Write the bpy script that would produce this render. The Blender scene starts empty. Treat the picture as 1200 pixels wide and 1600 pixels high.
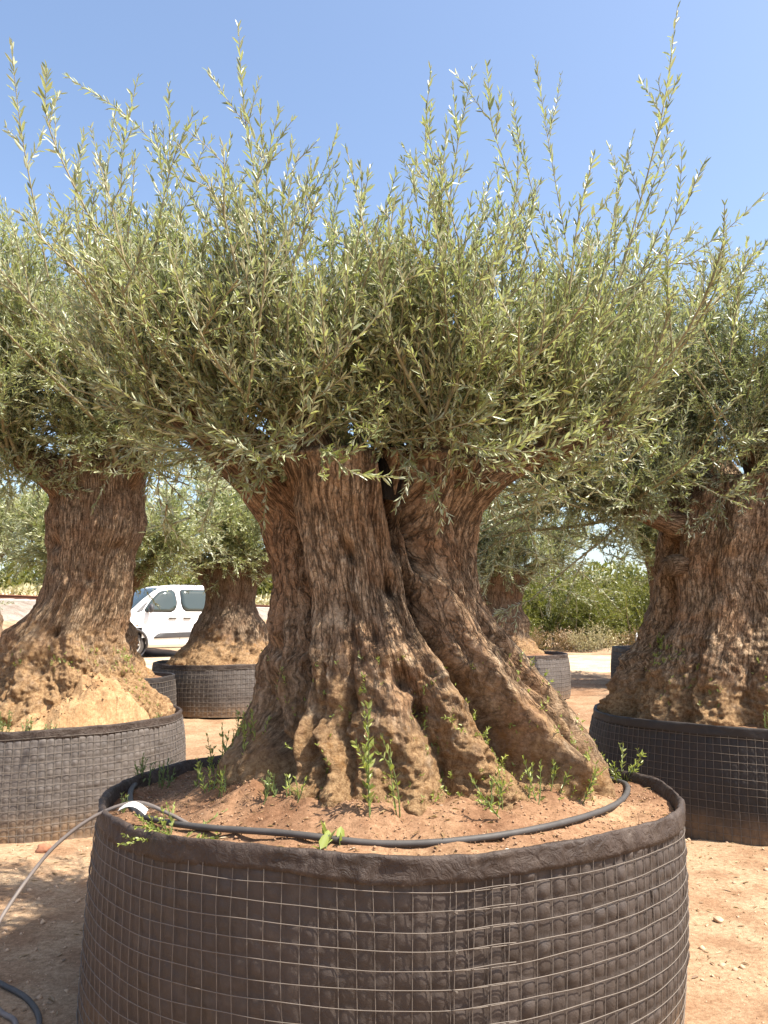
import bpy, math, random
import numpy as np
from mathutils import Vector
PI = math.pi
scene = bpy.context.scene
col = scene.collection

# ---------------------------------------------------------------- camera, sky, sun, exposure
cam = bpy.data.cameras.new('camera'); cam_o = bpy.data.objects.new('camera', cam); col.objects.link(cam_o)
cam.sensor_fit = 'HORIZONTAL'; cam.sensor_width = 36.0; cam.lens = 37.5
cam.clip_start = 0.05; cam.clip_end = 3000
cam_o.location = (0, 0, 1.45); cam_o.rotation_euler = (math.radians(90 + 7.52), 0, 0)
scene.camera = cam_o

SUN_AZ, SUN_EL = math.radians(113), math.radians(59)      # azimuth from the view direction (+Y) towards +X
world = bpy.data.worlds.new('World'); scene.world = world; world.use_nodes = True
wn = world.node_tree.nodes; wn.clear()
sky = wn.new('ShaderNodeTexSky'); sky.sky_type = 'NISHITA'; sky.sun_disc = False
sky.sun_elevation = SUN_EL; sky.sun_rotation = SUN_AZ
sky.altitude = 50; sky.air_density = 1.0; sky.dust_density = 2.0; sky.ozone_density = 1.0
bg = wn.new('ShaderNodeBackground'); bg.inputs['Strength'].default_value = 0.128
wo = wn.new('ShaderNodeOutputWorld')
world.node_tree.links.new(sky.outputs[0], bg.inputs['Color']); world.node_tree.links.new(bg.outputs[0], wo.inputs['Surface'])
sun = bpy.data.lights.new('sun', 'SUN'); sun_o = bpy.data.objects.new('sun', sun); col.objects.link(sun_o)
sun.energy = 5.0; sun.angle = math.radians(0.55); sun.color = (1.0, 0.93, 0.82)
sdir = Vector((math.sin(SUN_AZ) * math.cos(SUN_EL), math.cos(SUN_AZ) * math.cos(SUN_EL), math.sin(SUN_EL)))
sun_o.rotation_euler = sdir.to_track_quat('Z', 'Y').to_euler(); sun_o.location = (8, 0, 12)
vs = scene.view_settings
vs.view_transform = 'Standard'; vs.look = 'None'; vs.exposure = 1.2; vs.gamma = 1.0; vs.use_curve_mapping = False
scene.cycles.max_bounces = 8; scene.cycles.diffuse_bounces = 4; scene.cycles.transmission_bounces = 4
scene.cycles.use_denoising = True

# ---------------------------------------------------------------- helpers
rs = np.random.RandomState(7)

def nrm(v):
    return v / np.maximum(np.linalg.norm(v, axis=-1, keepdims=True), 1e-9)

_perm = np.random.RandomState(11).permutation(256); _perm = np.concatenate([_perm, _perm, _perm])
_grad = nrm(np.random.RandomState(12).normal(size=(256, 3)))
def pn(p):                                               # Perlin noise, p (..., 3)
    sh = p.shape[:-1]; p = p.reshape(-1, 3)
    i = np.floor(p).astype(np.int64); f = p - i; i &= 255
    w = f * f * f * (f * (f * 6 - 15) + 10)
    out = np.zeros(len(p))
    for dx in (0, 1):
        for dy in (0, 1):
            for dz in (0, 1):
                h = _perm[_perm[_perm[i[:, 0] + dx] + i[:, 1] + dy] + i[:, 2] + dz]
                g = _grad[h]
                d = g[:, 0] * (f[:, 0] - dx) + g[:, 1] * (f[:, 1] - dy) + g[:, 2] * (f[:, 2] - dz)
                out += d * (w[:, 0] if dx else 1 - w[:, 0]) * (w[:, 1] if dy else 1 - w[:, 1]) * (w[:, 2] if dz else 1 - w[:, 2])
    return out.reshape(sh)
def fbm(p, o=4, g=0.5):
    r = 0; a = 1.0
    for k in range(o):
        r = r + a * pn(p * 2.0 ** k + 17.3 * k); a *= g
    return r

def link(o, parent=None):
    col.objects.link(o)
    if parent is not None: o.parent = parent
    return o

def mk(name, verts, faces, mat, parent=None, smooth=True, attrs=None, uv=None, matidx=None):
    """one mesh object; faces: list of integer arrays (n, k)"""
    me = bpy.data.meshes.new(name)
    verts = np.asarray(verts, dtype=np.float32).reshape(-1, 3)
    if not isinstance(faces, list): faces = [faces]
    faces = [np.asarray(f, dtype=np.int32) for f in faces if len(f)]
    loops = np.concatenate([f.ravel() for f in faces])
    tot = np.concatenate([np.full(len(f), f.shape[1], dtype=np.int32) for f in faces])
    st = np.concatenate([[0], np.cumsum(tot)[:-1]]).astype(np.int32)
    me.vertices.add(len(verts)); me.vertices.foreach_set('co', verts.ravel())
    me.loops.add(len(loops)); me.loops.foreach_set('vertex_index', loops)
    me.polygons.add(len(tot)); me.polygons.foreach_set('loop_start', st)
    me.update(calc_edges=True)
    if smooth: me.polygons.foreach_set('use_smooth', np.ones(len(tot), dtype=bool))
    for k, v in (attrs or {}).items():
        a = me.attributes.new(k, 'FLOAT', 'POINT'); a.data.foreach_set('value', np.asarray(v, dtype=np.float32).ravel())
    if uv is not None:
        l = me.uv_layers.new(name='UVMap'); l.data.foreach_set('uv', np.asarray(uv, dtype=np.float32)[loops].ravel())
    for m in (mat if isinstance(mat, (list, tuple)) else [mat]): me.materials.append(m)
    if matidx is not None: me.polygons.foreach_set('material_index', np.asarray(matidx, dtype=np.int32))
    return link(bpy.data.objects.new(name, me), parent)

def thing(name, label, cat, loc=(0, 0, 0), rz=0, group=None):
    o = bpy.data.objects.new(name, None); o.location = loc; o.rotation_euler = (0, 0, rz); o.empty_display_size = 0.1
    col.objects.link(o); tag(o, label, cat, group)
    return o
def tag(o, label=None, cat=None, group=None, kind=None):
    if label: o['label'] = label
    if cat: o['category'] = cat
    if group: o['group'] = group
    if kind: o['kind'] = kind
    return o

class MB:                                                # a bag of shapes that becomes one mesh
    def __init__(s): s.v = []; s.f = {}; s.n = 0; s.mi = {}
    def add(s, v, f, mi=0):
        v = np.asarray(v, float).reshape(-1, 3)
        for fa in (f if isinstance(f, list) and np.ndim(f[0]) == 2 else [f]):
            fa = np.asarray(fa, int)
            if len(fa): s.f.setdefault((fa.shape[1], mi), []).append(fa + s.n)
        s.v.append(v); s.n += len(v)
    def build(s, name, mat, parent=None, smooth=True, **k):
        keys = sorted(s.f); fs = [np.concatenate(s.f[q]) for q in keys]
        mi = np.concatenate([np.full(len(f), q[1]) for q, f in zip(keys, fs)])
        return mk(name, np.concatenate(s.v), fs, mat, parent, smooth, matidx=mi, **k)
    def box(s, c, d, mi=0, rot=None):
        x, y, z = [q / 2 for q in d]
        v = np.array([[sx * x, sy * y, sz * z] for sx in (-1, 1) for sy in (-1, 1) for sz in (-1, 1)])
        if rot is not None: v = v @ np.array(rot).T
        s.add(v + np.array(c), [[0, 1, 3, 2], [4, 6, 7, 5], [0, 4, 5, 1], [2, 3, 7, 6], [0, 2, 6, 4], [1, 5, 7, 3]], mi)
    def tube(s, pts, rad, n=6, closed=False, mi=0, cap=True):
        pts = np.asarray(pts, float); m = len(pts); rad = np.broadcast_to(np.asarray(rad, float), (m,))
        t = np.roll(pts, -1, 0) - np.roll(pts, 1, 0) if closed else np.gradient(pts, axis=0)
        t = nrm(t); ref = np.array([0.31, 0.17, 0.93])
        if abs(np.mean(t @ ref)) > 0.8: ref = np.array([0.9, 0.3, 0.1])
        a = nrm(np.cross(t, ref)); b = np.cross(t, a)
        th = np.arange(n) * 2 * PI / n
        v = pts[:, None] + rad[:, None, None] * (a[:, None] * np.cos(th)[None, :, None] + b[:, None] * np.sin(th)[None, :, None])
        i = np.arange(m if closed else m - 1)[:, None]; j = np.arange(n)[None]
        i2 = (i + 1) % m; j2 = (j + 1) % n
        f = np.stack([i * n + j, i * n + j2, i2 * n + j2, i2 * n + j], -1).reshape(-1, 4)
        fs = [f]
        if cap and not closed: fs += [np.arange(n)[::-1][None], (np.arange(n) + (m - 1) * n)[None]]
        s.add(v.reshape(-1, 3), fs, mi)
    def lathe(s, prof, n=24, axis='z', c=(0, 0, 0), mi=0):
        prof = np.asarray(prof, float); th = np.arange(n) * 2 * PI / n
        r, h = prof[:, 0], prof[:, 1]
        x = r[:, None] * np.cos(th); y = r[:, None] * np.sin(th); z = np.repeat(h[:, None], n, 1)
        v = np.stack([x, y, z] if axis == 'z' else [x, z, y], -1).reshape(-1, 3) + np.array(c)
        m = len(prof); i = np.arange(m - 1)[:, None]; j = np.arange(n)[None]; j2 = (j + 1) % n
        s.add(v, np.stack([i * n + j, i * n + j2, (i + 1) * n + j2, (i + 1) * n + j], -1).reshape(-1, 4), mi)

def grid_faces(nu, nv, wrapu=False):
    i = np.arange(nu if wrapu else nu - 1)[:, None]; j = np.arange(nv - 1)[None]
    i2 = (i + 1) % nu
    return np.stack([i * nv + j, i2 * nv + j, i2 * nv + j + 1, i * nv + j + 1], -1).reshape(-1, 4)

def spline(pts, n):                                      # Catmull-Rom through pts
    p = np.asarray(pts, float); p = np.concatenate([[2 * p[0] - p[1]], p, [2 * p[-1] - p[-2]]])
    t = np.linspace(0, len(p) - 3 - 1e-6, n); i = t.astype(int); f = (t - i)[:, None]
    a, b, c, d = p[i], p[i + 1], p[i + 2], p[i + 3]
    return 0.5 * (2 * b + (c - a) * f + (2 * a - 5 * b + 4 * c - d) * f ** 2 + (3 * b - a - 3 * c + d) * f ** 3)

def sstep(x, a, b):
    t = np.clip((x - a) / (b - a), 0, 1); return t * t * (3 - 2 * t)

# ---------------------------------------------------------------- materials
class NT:
    def __init__(s, name):
        s.m = bpy.data.materials.new(name); s.m.use_nodes = True
        s.t = s.m.node_tree; s.t.nodes.clear()
        s.out = s.t.nodes.new('ShaderNodeOutputMaterial')
        s.b = s.t.nodes.new('ShaderNodeBsdfPrincipled'); s.L(s.b.outputs[0], s.out.inputs[0])
        s.co = s.t.nodes.new('ShaderNodeTexCoord')
    def L(s, a, b): s.t.links.new(a, b)
    def n(s, kind, **k):
        nd = s.t.nodes.new(kind)
        for q, v in k.items():
            if q in nd.inputs: 
                if hasattr(v, 'is_linked'): s.L(v, nd.inputs[q])
                else: nd.inputs[q].default_value = v
            else: setattr(nd, q, v)
        return nd
    def mapv(s, vec, scale): 
        m = s.n('ShaderNodeMapping'); m.inputs['Scale'].default_value = scale; s.L(vec, m.inputs['Vector']); return m.outputs[0]
    def noise(s, scale, detail=4, rough=0.55, vec=None, dist=0.0):
        nd = s.n('ShaderNodeTexNoise', Scale=scale, Detail=detail, Roughness=rough, Distortion=dist)
        s.L(vec if vec is not None else s.co.outputs['Object'], nd.inputs['Vector']); return nd.outputs['Fac']
    def vor(s, scale, vec=None, feat='DISTANCE_TO_EDGE', rand=1.0):
        nd = s.n('ShaderNodeTexVoronoi', feature=feat, Scale=scale, Randomness=rand)
        s.L(vec if vec is not None else s.co.outputs['Object'], nd.inputs['Vector']); return nd.outputs[0]
    def ramp(s, fac, stops):
        nd = s.n('ShaderNodeValToRGB'); s.L(fac, nd.inputs[0]); e = nd.color_ramp.elements
        while len(e) < len(stops): e.new(0.5)
        for q, (p, c) in zip(e, stops): q.position = p; q.color = (*c, 1) if len(c) == 3 else c
        return nd.outputs[0]
    def val(s, fac, a, b, c=0.0, d=1.0):
        nd = s.n('ShaderNodeMapRange'); s.L(fac, nd.inputs[0])
        for q, v in zip(range(1, 5), (a, b, c, d)): nd.inputs[q].default_value = v
        return nd.outputs[0]
    def mix(s, fac, a, b, mode='MIX'):
        nd = s.n('ShaderNodeMix', data_type='RGBA', blend_type=mode)
        for q, v in ((0, fac), (6, a), (7, b)):
            if hasattr(v, 'is_linked'): s.L(v, nd.inputs[q])
            else: nd.inputs[q].default_value = v if q == 0 else (*v, 1)
        return nd.outputs[2]
    def math(s, op, a, b=0.0):
        nd = s.n('ShaderNodeMath', operation=op)
        for q, v in ((0, a), (1, b)):
            if hasattr(v, 'is_linked'): s.L(v, nd.inputs[q])
            else: nd.inputs[q].default_value = v
        return nd.outputs[0]
    def attr(s, name): return s.n('ShaderNodeAttribute', attribute_name=name).outputs['Fac']
    def bump(s, h, strength=0.5, dist=0.01, prev=None):
        nd = s.n('ShaderNodeBump', Strength=strength, Distance=dist); s.L(h, nd.inputs['Height'])
        if prev is not None: s.L(prev, nd.inputs['Normal'])
        return nd.outputs[0]
    def fin(s, color=None, rough=0.8, normal=None, spec=0.3, metal=0.0):
        for nm, v in (('Base Color', color), ('Roughness', rough), ('Normal', normal), ('Specular IOR Level', spec), ('Metallic', metal)):
            if v is None: continue
            if hasattr(v, 'is_linked'): s.L(v, s.b.inputs[nm])
            else: s.b.inputs[nm].default_value = (*v, 1) if nm == 'Base Color' else v
        return s.m

def plain(name, c, rough=0.6, spec=0.4, metal=0.0, var=0.15, sc=12, bump=0.0):
    t = NT(name); f = t.noise(sc, 5)
    cc = t.mix(f, tuple(q * (1 - var) for q in c), tuple(min(1, q * (1 + var)) for q in c))
    nb = t.bump(t.noise(sc * 8, 3), bump, 0.003) if bump else None
    return t.fin(cc, rough, nb, spec, metal)

def bark_mat(name, dark, mid, light, red, dirt, plate=42):
    t = NT(name); uv = t.co.outputs['UV']
    w = t.n('ShaderNodeVectorMath', operation='ADD')                       # gently warped bark coordinates
    nz = t.n('ShaderNodeTexNoise', Scale=7.0, Detail=3.0); t.L(uv, nz.inputs['Vector'])
    sc = t.n('ShaderNodeVectorMath', operation='SCALE'); t.L(nz.outputs['Color'], sc.inputs[0]); sc.inputs[3].default_value = 0.02
    t.L(uv, w.inputs[0]); t.L(sc.outputs[0], w.inputs[1]); wv = w.outputs[0]
    d = t.attr('dirt'); clean = t.val(d, 0.15, 0.75, 1.0, 0.12)
    big = t.noise(3.2, 4); fine = t.noise(70, 6, 0.72); crust = t.noise(48, 8, 0.8)
    strk = t.noise(1.0, 6, 0.68, t.mapv(wv, (80, 11, 1)))
    fis = t.val(t.math('ABSOLUTE', t.math('SUBTRACT', t.noise(1.0, 4, 0.6, t.mapv(wv, (44, 6.5, 1))), 0.5)), 0.0, 0.055)      # long vertical fissures
    pl = t.val(t.vor(1.0, t.mapv(wv, (plate * 2.3, plate * 0.8, 1)), rand=0.9), 0.0, 0.09)                                 # short cross cracks
    c = t.ramp(strk, [(0.30, dark), (0.5, mid), (0.70, light)])
    c = t.mix(t.val(big, 0.46, 0.66, 0, 0.7), c, red)
    c = t.mix(t.val(t.noise(10, 5, 0.65), 0.55, 0.72, 0, 0.7), c, light)
    c = t.mix(t.val(t.noise(5.0, 5, 0.7), 0.60, 0.72, 0, 0.6), c, dark)
    c = t.mix(1.0, c, t.mix(t.val(fine, 0.28, 0.72), (0.5, 0.48, 0.46), (1.35, 1.33, 1.3)), 'MULTIPLY')
    c = t.mix(t.math('MULTIPLY', t.val(fis, 0, 1, 0.72, 0.0), clean), c, tuple(q * 0.45 for q in dark))                       # fissures coloured darker to stand in for shade inside the furrows
    c = t.mix(t.math('MULTIPLY', t.val(pl, 0, 1, 0.30, 0.0), clean), c, tuple(q * 0.5 for q in dark))
    dn = t.math('ADD', d, t.val(t.noise(13, 6, 0.68), 0.3, 0.7, -0.5, 0.5))
    dirtc = t.mix(t.val(t.noise(42, 7, 0.78), 0.40, 0.60), dirt, tuple(q * k for q, k in zip(dirt, (0.40, 0.34, 0.30))))
    c = t.mix(t.val(dn, 0.35, 0.85, 0, 0.9), c, dirtc)
    moss = t.math('MULTIPLY', t.val(t.noise(8.5, 6, 0.72), 0.57, 0.66), t.val(d, 0.05, 0.45))
    c = t.mix(t.math('MULTIPLY', moss, 0.55), c, (0.30, 0.15, 0.05))
    char = t.attr('char'); c = t.mix(char, c, (0.030, 0.025, 0.021))
    h = t.math('ADD', t.math('MULTIPLY', fis, 1.1), t.math('MULTIPLY', pl, 0.45)); h = t.math('MULTIPLY', h, clean)
    h = t.math('ADD', h, t.math('MULTIPLY', strk, 1.5)); h = t.math('ADD', h, t.math('MULTIPLY', fine, 1.2))
    h = t.math('ADD', h, t.math('MULTIPLY', t.math('MULTIPLY', crust, t.val(d, 0.0, 0.6, 0.8, 4.5)), 1.0))
    return t.fin(c, 0.92, t.bump(h, 0.95, 0.0062), 0.10)

def leaf_mat(name, top, top2, under, young, transl=0.28):
    t = NT(name); r = t.attr('tint')
    up = t.ramp(r, [(0.0, top), (0.55, top2), (0.86, top2), (1.0, young)])
    un = t.mix(t.val(r, 0.0, 1.0, 0.0, 0.35), under, young)
    g = t.n('ShaderNodeNewGeometry')
    c = t.mix(g.outputs['Backfacing'], up, un)                              # olive leaves are silvery beneath
    t.fin(c, 0.36, None, 0.55)
    tr = t.n('ShaderNodeBsdfTranslucent'); t.L(t.mix(1.0, c, (0.95, 1.1, 0.5), 'MULTIPLY'), tr.inputs['Color'])
    mx = t.n('ShaderNodeMixShader'); mx.inputs[0].default_value = transl
    t.L(t.b.outputs[0], mx.inputs[1]); t.L(tr.outputs[0], mx.inputs[2]); t.L(mx.outputs[0], t.out.inputs[0])
    return t.m

M = {}
M['bark'] = bark_mat('olive_bark', (0.072, 0.048, 0.031), (0.33, 0.225, 0.140), (0.60, 0.465, 0.32), (0.34, 0.195, 0.108), (0.50, 0.325, 0.17))
M['bark_far'] = bark_mat('olive_bark_far', (0.085, 0.058, 0.038), (0.26, 0.185, 0.125), (0.46, 0.355, 0.25), (0.27, 0.16, 0.095), (0.44, 0.285, 0.15), 40)
M['leaf'] = leaf_mat('olive_leaf', (0.155, 0.178, 0.080), (0.285, 0.308, 0.145), (0.50, 0.52, 0.37), (0.41, 0.41, 0.14))
M['leaf_grey'] = leaf_mat('olive_leaf_grey', (0.130, 0.150, 0.080), (0.235, 0.255, 0.138), (0.45, 0.47, 0.35), (0.34, 0.345, 0.14))
M['twig'] = plain('olive_twig', (0.25, 0.215, 0.125), 0.8, 0.2, var=0.3, sc=20)
M['weed'] = leaf_mat('weed_leaf', (0.17, 0.21, 0.05), (0.28, 0.32, 0.07), (0.30, 0.34, 0.12), (0.46, 0.44, 0.09), 0.35)
M['weed_dull'] = leaf_mat('weed_leaf_dull', (0.11, 0.15, 0.05), (0.17, 0.21, 0.07), (0.22, 0.27, 0.12), (0.28, 0.30, 0.08), 0.25)
M['bush'] = leaf_mat('bush_leaf', (0.075, 0.090, 0.020), (0.17, 0.172, 0.038), (0.18, 0.19, 0.06), (0.34, 0.29, 0.08), 0.35)
M['dry'] = leaf_mat('dry_leaf', (0.17, 0.10, 0.05), (0.28, 0.18, 0.09), (0.26, 0.17, 0.09), (0.40, 0.30, 0.15), 0.2)
M['pale'] = leaf_mat('dry_grass_leaf', (0.40, 0.34, 0.18), (0.50, 0.43, 0.24), (0.46, 0.40, 0.24), (0.56, 0.50, 0.28), 0.2)

def ground_mat(name, a, b, c, seed=0.0, bumpd=0.02):
    t = NT(name); big = t.noise(0.55, 5, 0.6); mid = t.noise(3.3, 6, 0.62); fine = t.noise(38, 5, 0.7); gr = t.noise(160, 2, 0.6)
    cc = t.ramp(big, [(0.34, a), (0.52, b), (0.68, c)])
    cc = t.mix(t.val(mid, 0.44, 0.62, 0, 0.65), cc, (a[0] * 0.76, a[1] * 0.66, a[2] * 0.60))
    sp = t.mix(t.val(fine, 0.32, 0.70), (0.66, 0.62, 0.58), (1.24, 1.25, 1.26)); cc = t.mix(1.0, cc, sp, 'MULTIPLY')
    sp2 = t.mix(t.val(gr, 0.3, 0.7), (0.82, 0.80, 0.78), (1.15, 1.15, 1.15)); cc = t.mix(1.0, cc, sp2, 'MULTIPLY')
    ck = t.val(t.vor(5.0, t.mapv(t.co.outputs['Object'], (1, 1, 1))), 0.0, 0.02)
    h = t.math('ADD', t.math('MULTIPLY', mid, 1.2), t.math('MULTIPLY', fine, 0.8)); h = t.math('ADD', h, t.math('MULTIPLY', gr, 0.25))
    h = t.math('ADD', h, t.math('MULTIPLY', ck, 0.12))
    return t.fin(cc, 0.95, t.bump(h, 0.8, bumpd * 0.55), 0.1)
M['ground'] = ground_mat('sandy_ground', (0.28, 0.176, 0.106), (0.35, 0.243, 0.152), (0.415, 0.31, 0.205))
M['track'] = ground_mat('pale_track', (0.50, 0.39, 0.26), (0.57, 0.455, 0.32), (0.62, 0.51, 0.37), bumpd=0.01)
M['soil'] = ground_mat('planter_soil', (0.185, 0.105, 0.062), (0.27, 0.162, 0.095), (0.42, 0.29, 0.17), bumpd=0.015)
M['sandpile'] = ground_mat('sand_heap', (0.31, 0.19, 0.10), (0.40, 0.265, 0.142), (0.47, 0.33, 0.185), bumpd=0.02)
M['crumb'] = plain('soil_crumb', (0.31, 0.19, 0.115), 0.95, 0.1, var=0.55, sc=30)
M['pebble'] = plain('ground_pebble', (0.50, 0.34, 0.22), 0.95, 0.1, var=0.45, sc=9)
M['ballast'] = ground_mat('rail_ballast', (0.24, 0.205, 0.17), (0.31, 0.275, 0.235), (0.36, 0.33, 0.29), bumpd=0.05)

def fabric_mat(name, c, dusty, crease=0.6):
    t = NT(name); f = t.noise(5, 5, 0.6); g = t.noise(60, 4, 0.7); wv = t.noise(420, 2)
    cc = t.mix(t.val(f, 0.35, 0.7), c, tuple(q * 1.5 for q in c))
    cc = t.mix(t.val(t.noise(14, 6, 0.7), 0.50, 0.80, 0, 0.6), cc, dusty)
    cc = t.mix(t.val(g, 0.66, 0.76, 0, 0.6), cc, tuple(min(1, q * 1.7) for q in dusty))
    low = t.math('MULTIPLY', t.attr('low'), t.val(t.noise(9, 5, 0.65), 0.3, 0.7, 0.2, 1.0))    # splashed soil near the foot
    cc = t.mix(low, cc, (0.24, 0.15, 0.08))
    h = t.math('ADD', t.math('MULTIPLY', f, 0.5), t.math('MULTIPLY', wv, 0.06)); h = t.math('ADD', h, t.math('MULTIPLY', t.noise(22, 6, 0.62, dist=1.2), crease))
    return t.fin(cc, t.val(f, 0.3, 0.7, 0.5, 0.75), t.bump(h, 0.7, 0.010), 0.35)
M['fabric'] = fabric_mat('planter_fabric', (0.046, 0.035, 0.029), (0.11, 0.088, 0.072))
M['fabric_grey'] = fabric_mat('planter_fabric_grey', (0.085, 0.072, 0.064), (0.17, 0.14, 0.115))
M['fabric_black'] = fabric_mat('planter_fabric_black', (0.024, 0.020, 0.018), (0.06, 0.048, 0.040))
M['hem'] = fabric_mat('planter_hem', (0.038, 0.026, 0.020), (0.15, 0.118, 0.096), 2.2)
M['wire'] = plain('galvanised_wire', (0.165, 0.138, 0.115), 0.65, 0.35, 0.2, 0.25, 30)
M['hose'] = plain('black_poly_pipe', (0.065, 0.058, 0.053), 0.62, 0.35, 0, 0.45, 22)
M['hose_grey'] = plain('dusty_poly_pipe', (0.15, 0.125, 0.11), 0.6, 0.4, 0, 0.3, 22)
M['tape'] = plain('white_tape', (0.70, 0.68, 0.64), 0.5, 0.4, 0, 0.08)

# ---------------------------------------------------------------- terrain
def gz0(x, y):
    x = np.asarray(x, float); y = np.asarray(y, float)
    return 0.46 * sstep(y, 7.0, 20.0)
def gz(x, y):
    x = np.asarray(x, float); y = np.asarray(y, float)
    p = np.stack([x, y, np.zeros_like(x) + 3.3], -1)
    amp = np.clip(1.2 - y / 60, 0.3, 1.0)
    return gz0(x, y) + amp * (0.045 * fbm(p * 0.6, 3) + 0.02 * pn(p * 3.1) + 0.009 * pn(p * 9.0))

def axis(near, step, far, n):
    a = np.arange(0, near, step); b = near + (far - near) * (np.linspace(0, 1, n) ** 3)
    return np.concatenate([a, b])
ax = axis(5.0, 0.045, 900, 70); gx = np.concatenate([-ax[:0:-1], ax])
gy = np.concatenate([-axis(1.0, 0.2, 300, 14)[:0:-1], np.arange(0, 7, 0.045), 7 + axis(9, 0.15, 1400, 60)])
GX, GY = np.meshgrid(gx, gy, indexing='ij')
GZ = gz(GX, GY)
gr = mk('ground', np.stack([GX, GY, GZ], -1), grid_faces(len(gx), len(gy)), M['ground']); tag(gr, kind='structure')

# pale wheel track crossing behind the trees
tx = np.linspace(-40, 60, 260); tv = np.linspace(0, 1, 26)
TX, TV = np.meshgrid(tx, tv, indexing='ij')
y0 = 16.0 + 0.4 * np.sin(TX * 0.3) + 0.25 * np.sin(TX * 1.3); y1 = 21.4 + 0.35 * np.sin(TX * 0.35 + 1)
TY = y0 + (y1 - y0) * TV
TZ = gz(TX, TY) + 0.012 - 0.02 * (np.abs(TV - 0.5) > 0.46)
tr = mk('sand_track', np.stack([TX, TY, TZ], -1), grid_faces(len(tx), len(tv)), M['track']); tag(tr, kind='structure')

# railway embankment behind on the left
RA, RB = np.array([-11.6, 24.2]), np.array([-6.9, 44.5])
rd = (RB - RA) / np.linalg.norm(RB - RA); rn = np.array([rd[1], -rd[0]])            # rn points to the camera side
def rail_pt(s, o, z): return np.concatenate([RA + rd * s + rn * o, [z]])
prof = [(7.5, 0.30), (6.2, 0.42), (4.6, 0.85), (3.3, 1.22), (2.6, 1.40), (1.95, 1.72), (1.3, 1.90), (0.0, 1.92), (-1.3, 1.90), (-2.2, 1.45), (-5.0, 0.3)]
po = spline([(a, b, 0) for a, b in prof], 60)
ss = np.linspace(-30, 150, 420)
V = np.array([[rail_pt(s, q[0], q[1]) for q in po] for s in ss])
nzv = fbm(V * 1.1, 3) * 0.10 + pn(V * 5) * 0.05
V[..., 2] += nzv * (po[None, :, 0] > 1.5)
bank_faces = grid_faces(len(ss), len(po)); mi = np.zeros(len(bank_faces), int)
jj = np.tile(np.arange(len(po) - 1), len(ss) - 1); mi[np.abs(po[jj, 0]) < 2.75] = 1
emb = mk('embankment', V, bank_faces, [M['ground'], M['ballast']], matidx=mi); tag(emb, kind='structure')
M['rust'] = plain('rusty_rail', (0.17, 0.075, 0.045), 0.7, 0.3, 0.3, 0.3, 4)
M['sleeper'] = plain('concrete_sleeper', (0.40, 0.36, 0.31), 0.9, 0.2, 0, 0.15, 6)
rt = thing('railway_track', 'rusty railway track on pale ballast along the sandy embankment', 'railway', (RA[0], RA[1], 1.9))
def rel(v, o): return np.asarray(v, float) - np.array(o.location)
for off in (0.72, -0.72):
    b = MB()
    for (w, z0, z1) in ((0.07, 0.13, 0.17), (0.02, 0.04, 0.13), (0.15, 0.02, 0.04)):
        q = np.array([[*(RA + rd * s + rn * (off + e * w / 2)), 1.95 + zz] for s in (-30, 150) for e in (-1, 1) for zz in (z0, z1)])
        b.add(rel(q, rt), [[0, 1, 3, 2], [4, 6, 7, 5], [0, 4, 5, 1], [2, 3, 7, 6], [0, 2, 6, 4], [1, 5, 7, 3]])
    b.build('rail', M['rust'], rt, smooth=False)
b = MB(); b.box((0, 0, 0), (2.4, 0.24, 0.12)); first = b.build('sleeper', M['sleeper'], rt, smooth=False)
for k in range(60):
    o = first if k == 0 else first.copy()
    if k: link(o); o.parent = rt
    p = rail_pt(-12 + k * 0.65, 0, 1.93); o.location = Vector(rel(p, rt)); o.rotation_euler = (0, 0, math.atan2(rn[1], rn[0]))

# ---------------------------------------------------------------- foliage machinery
def grow(P, D, L, nseg, grav, wob, rng):
    """grow shoots: P, D (N,3), L (N,), grav (N,) pull towards +z; returns (N, nseg+1, 3)"""
    N = len(P); out = np.zeros((N, nseg + 1, 3)); out[:, 0] = P; d = nrm(D)
    w = rng.normal(size=(N, 3)) * wob
    for k in range(nseg):
        w = 0.7 * w + rng.normal(size=(N, 3)) * wob * 0.7
        d = d + w / nseg; d[:, 2] += grav / nseg; d = nrm(d)
        out[:, k + 1] = out[:, k] + d * (L / nseg)[:, None]
    return out

def sample(paths, si, t):
    n = paths.shape[1] - 1; x = np.clip(t * n, 0, n - 1e-6); i = x.astype(int); f = (x - i)[:, None]
    a, b = paths[si, i], paths[si, i + 1]
    return a + (b - a) * f, nrm(b - a)

def perp(d, rng=None, ang=None):
    ref = np.where(np.abs(d[:, 2:3]) < 0.9, np.array([[0, 0, 1.0]]), np.array([[1.0, 0, 0]]))
    a = nrm(np.cross(d, ref)); b = np.cross(d, a)
    return a * np.cos(ang)[:, None] + b * np.sin(ang)[:, None]

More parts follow.
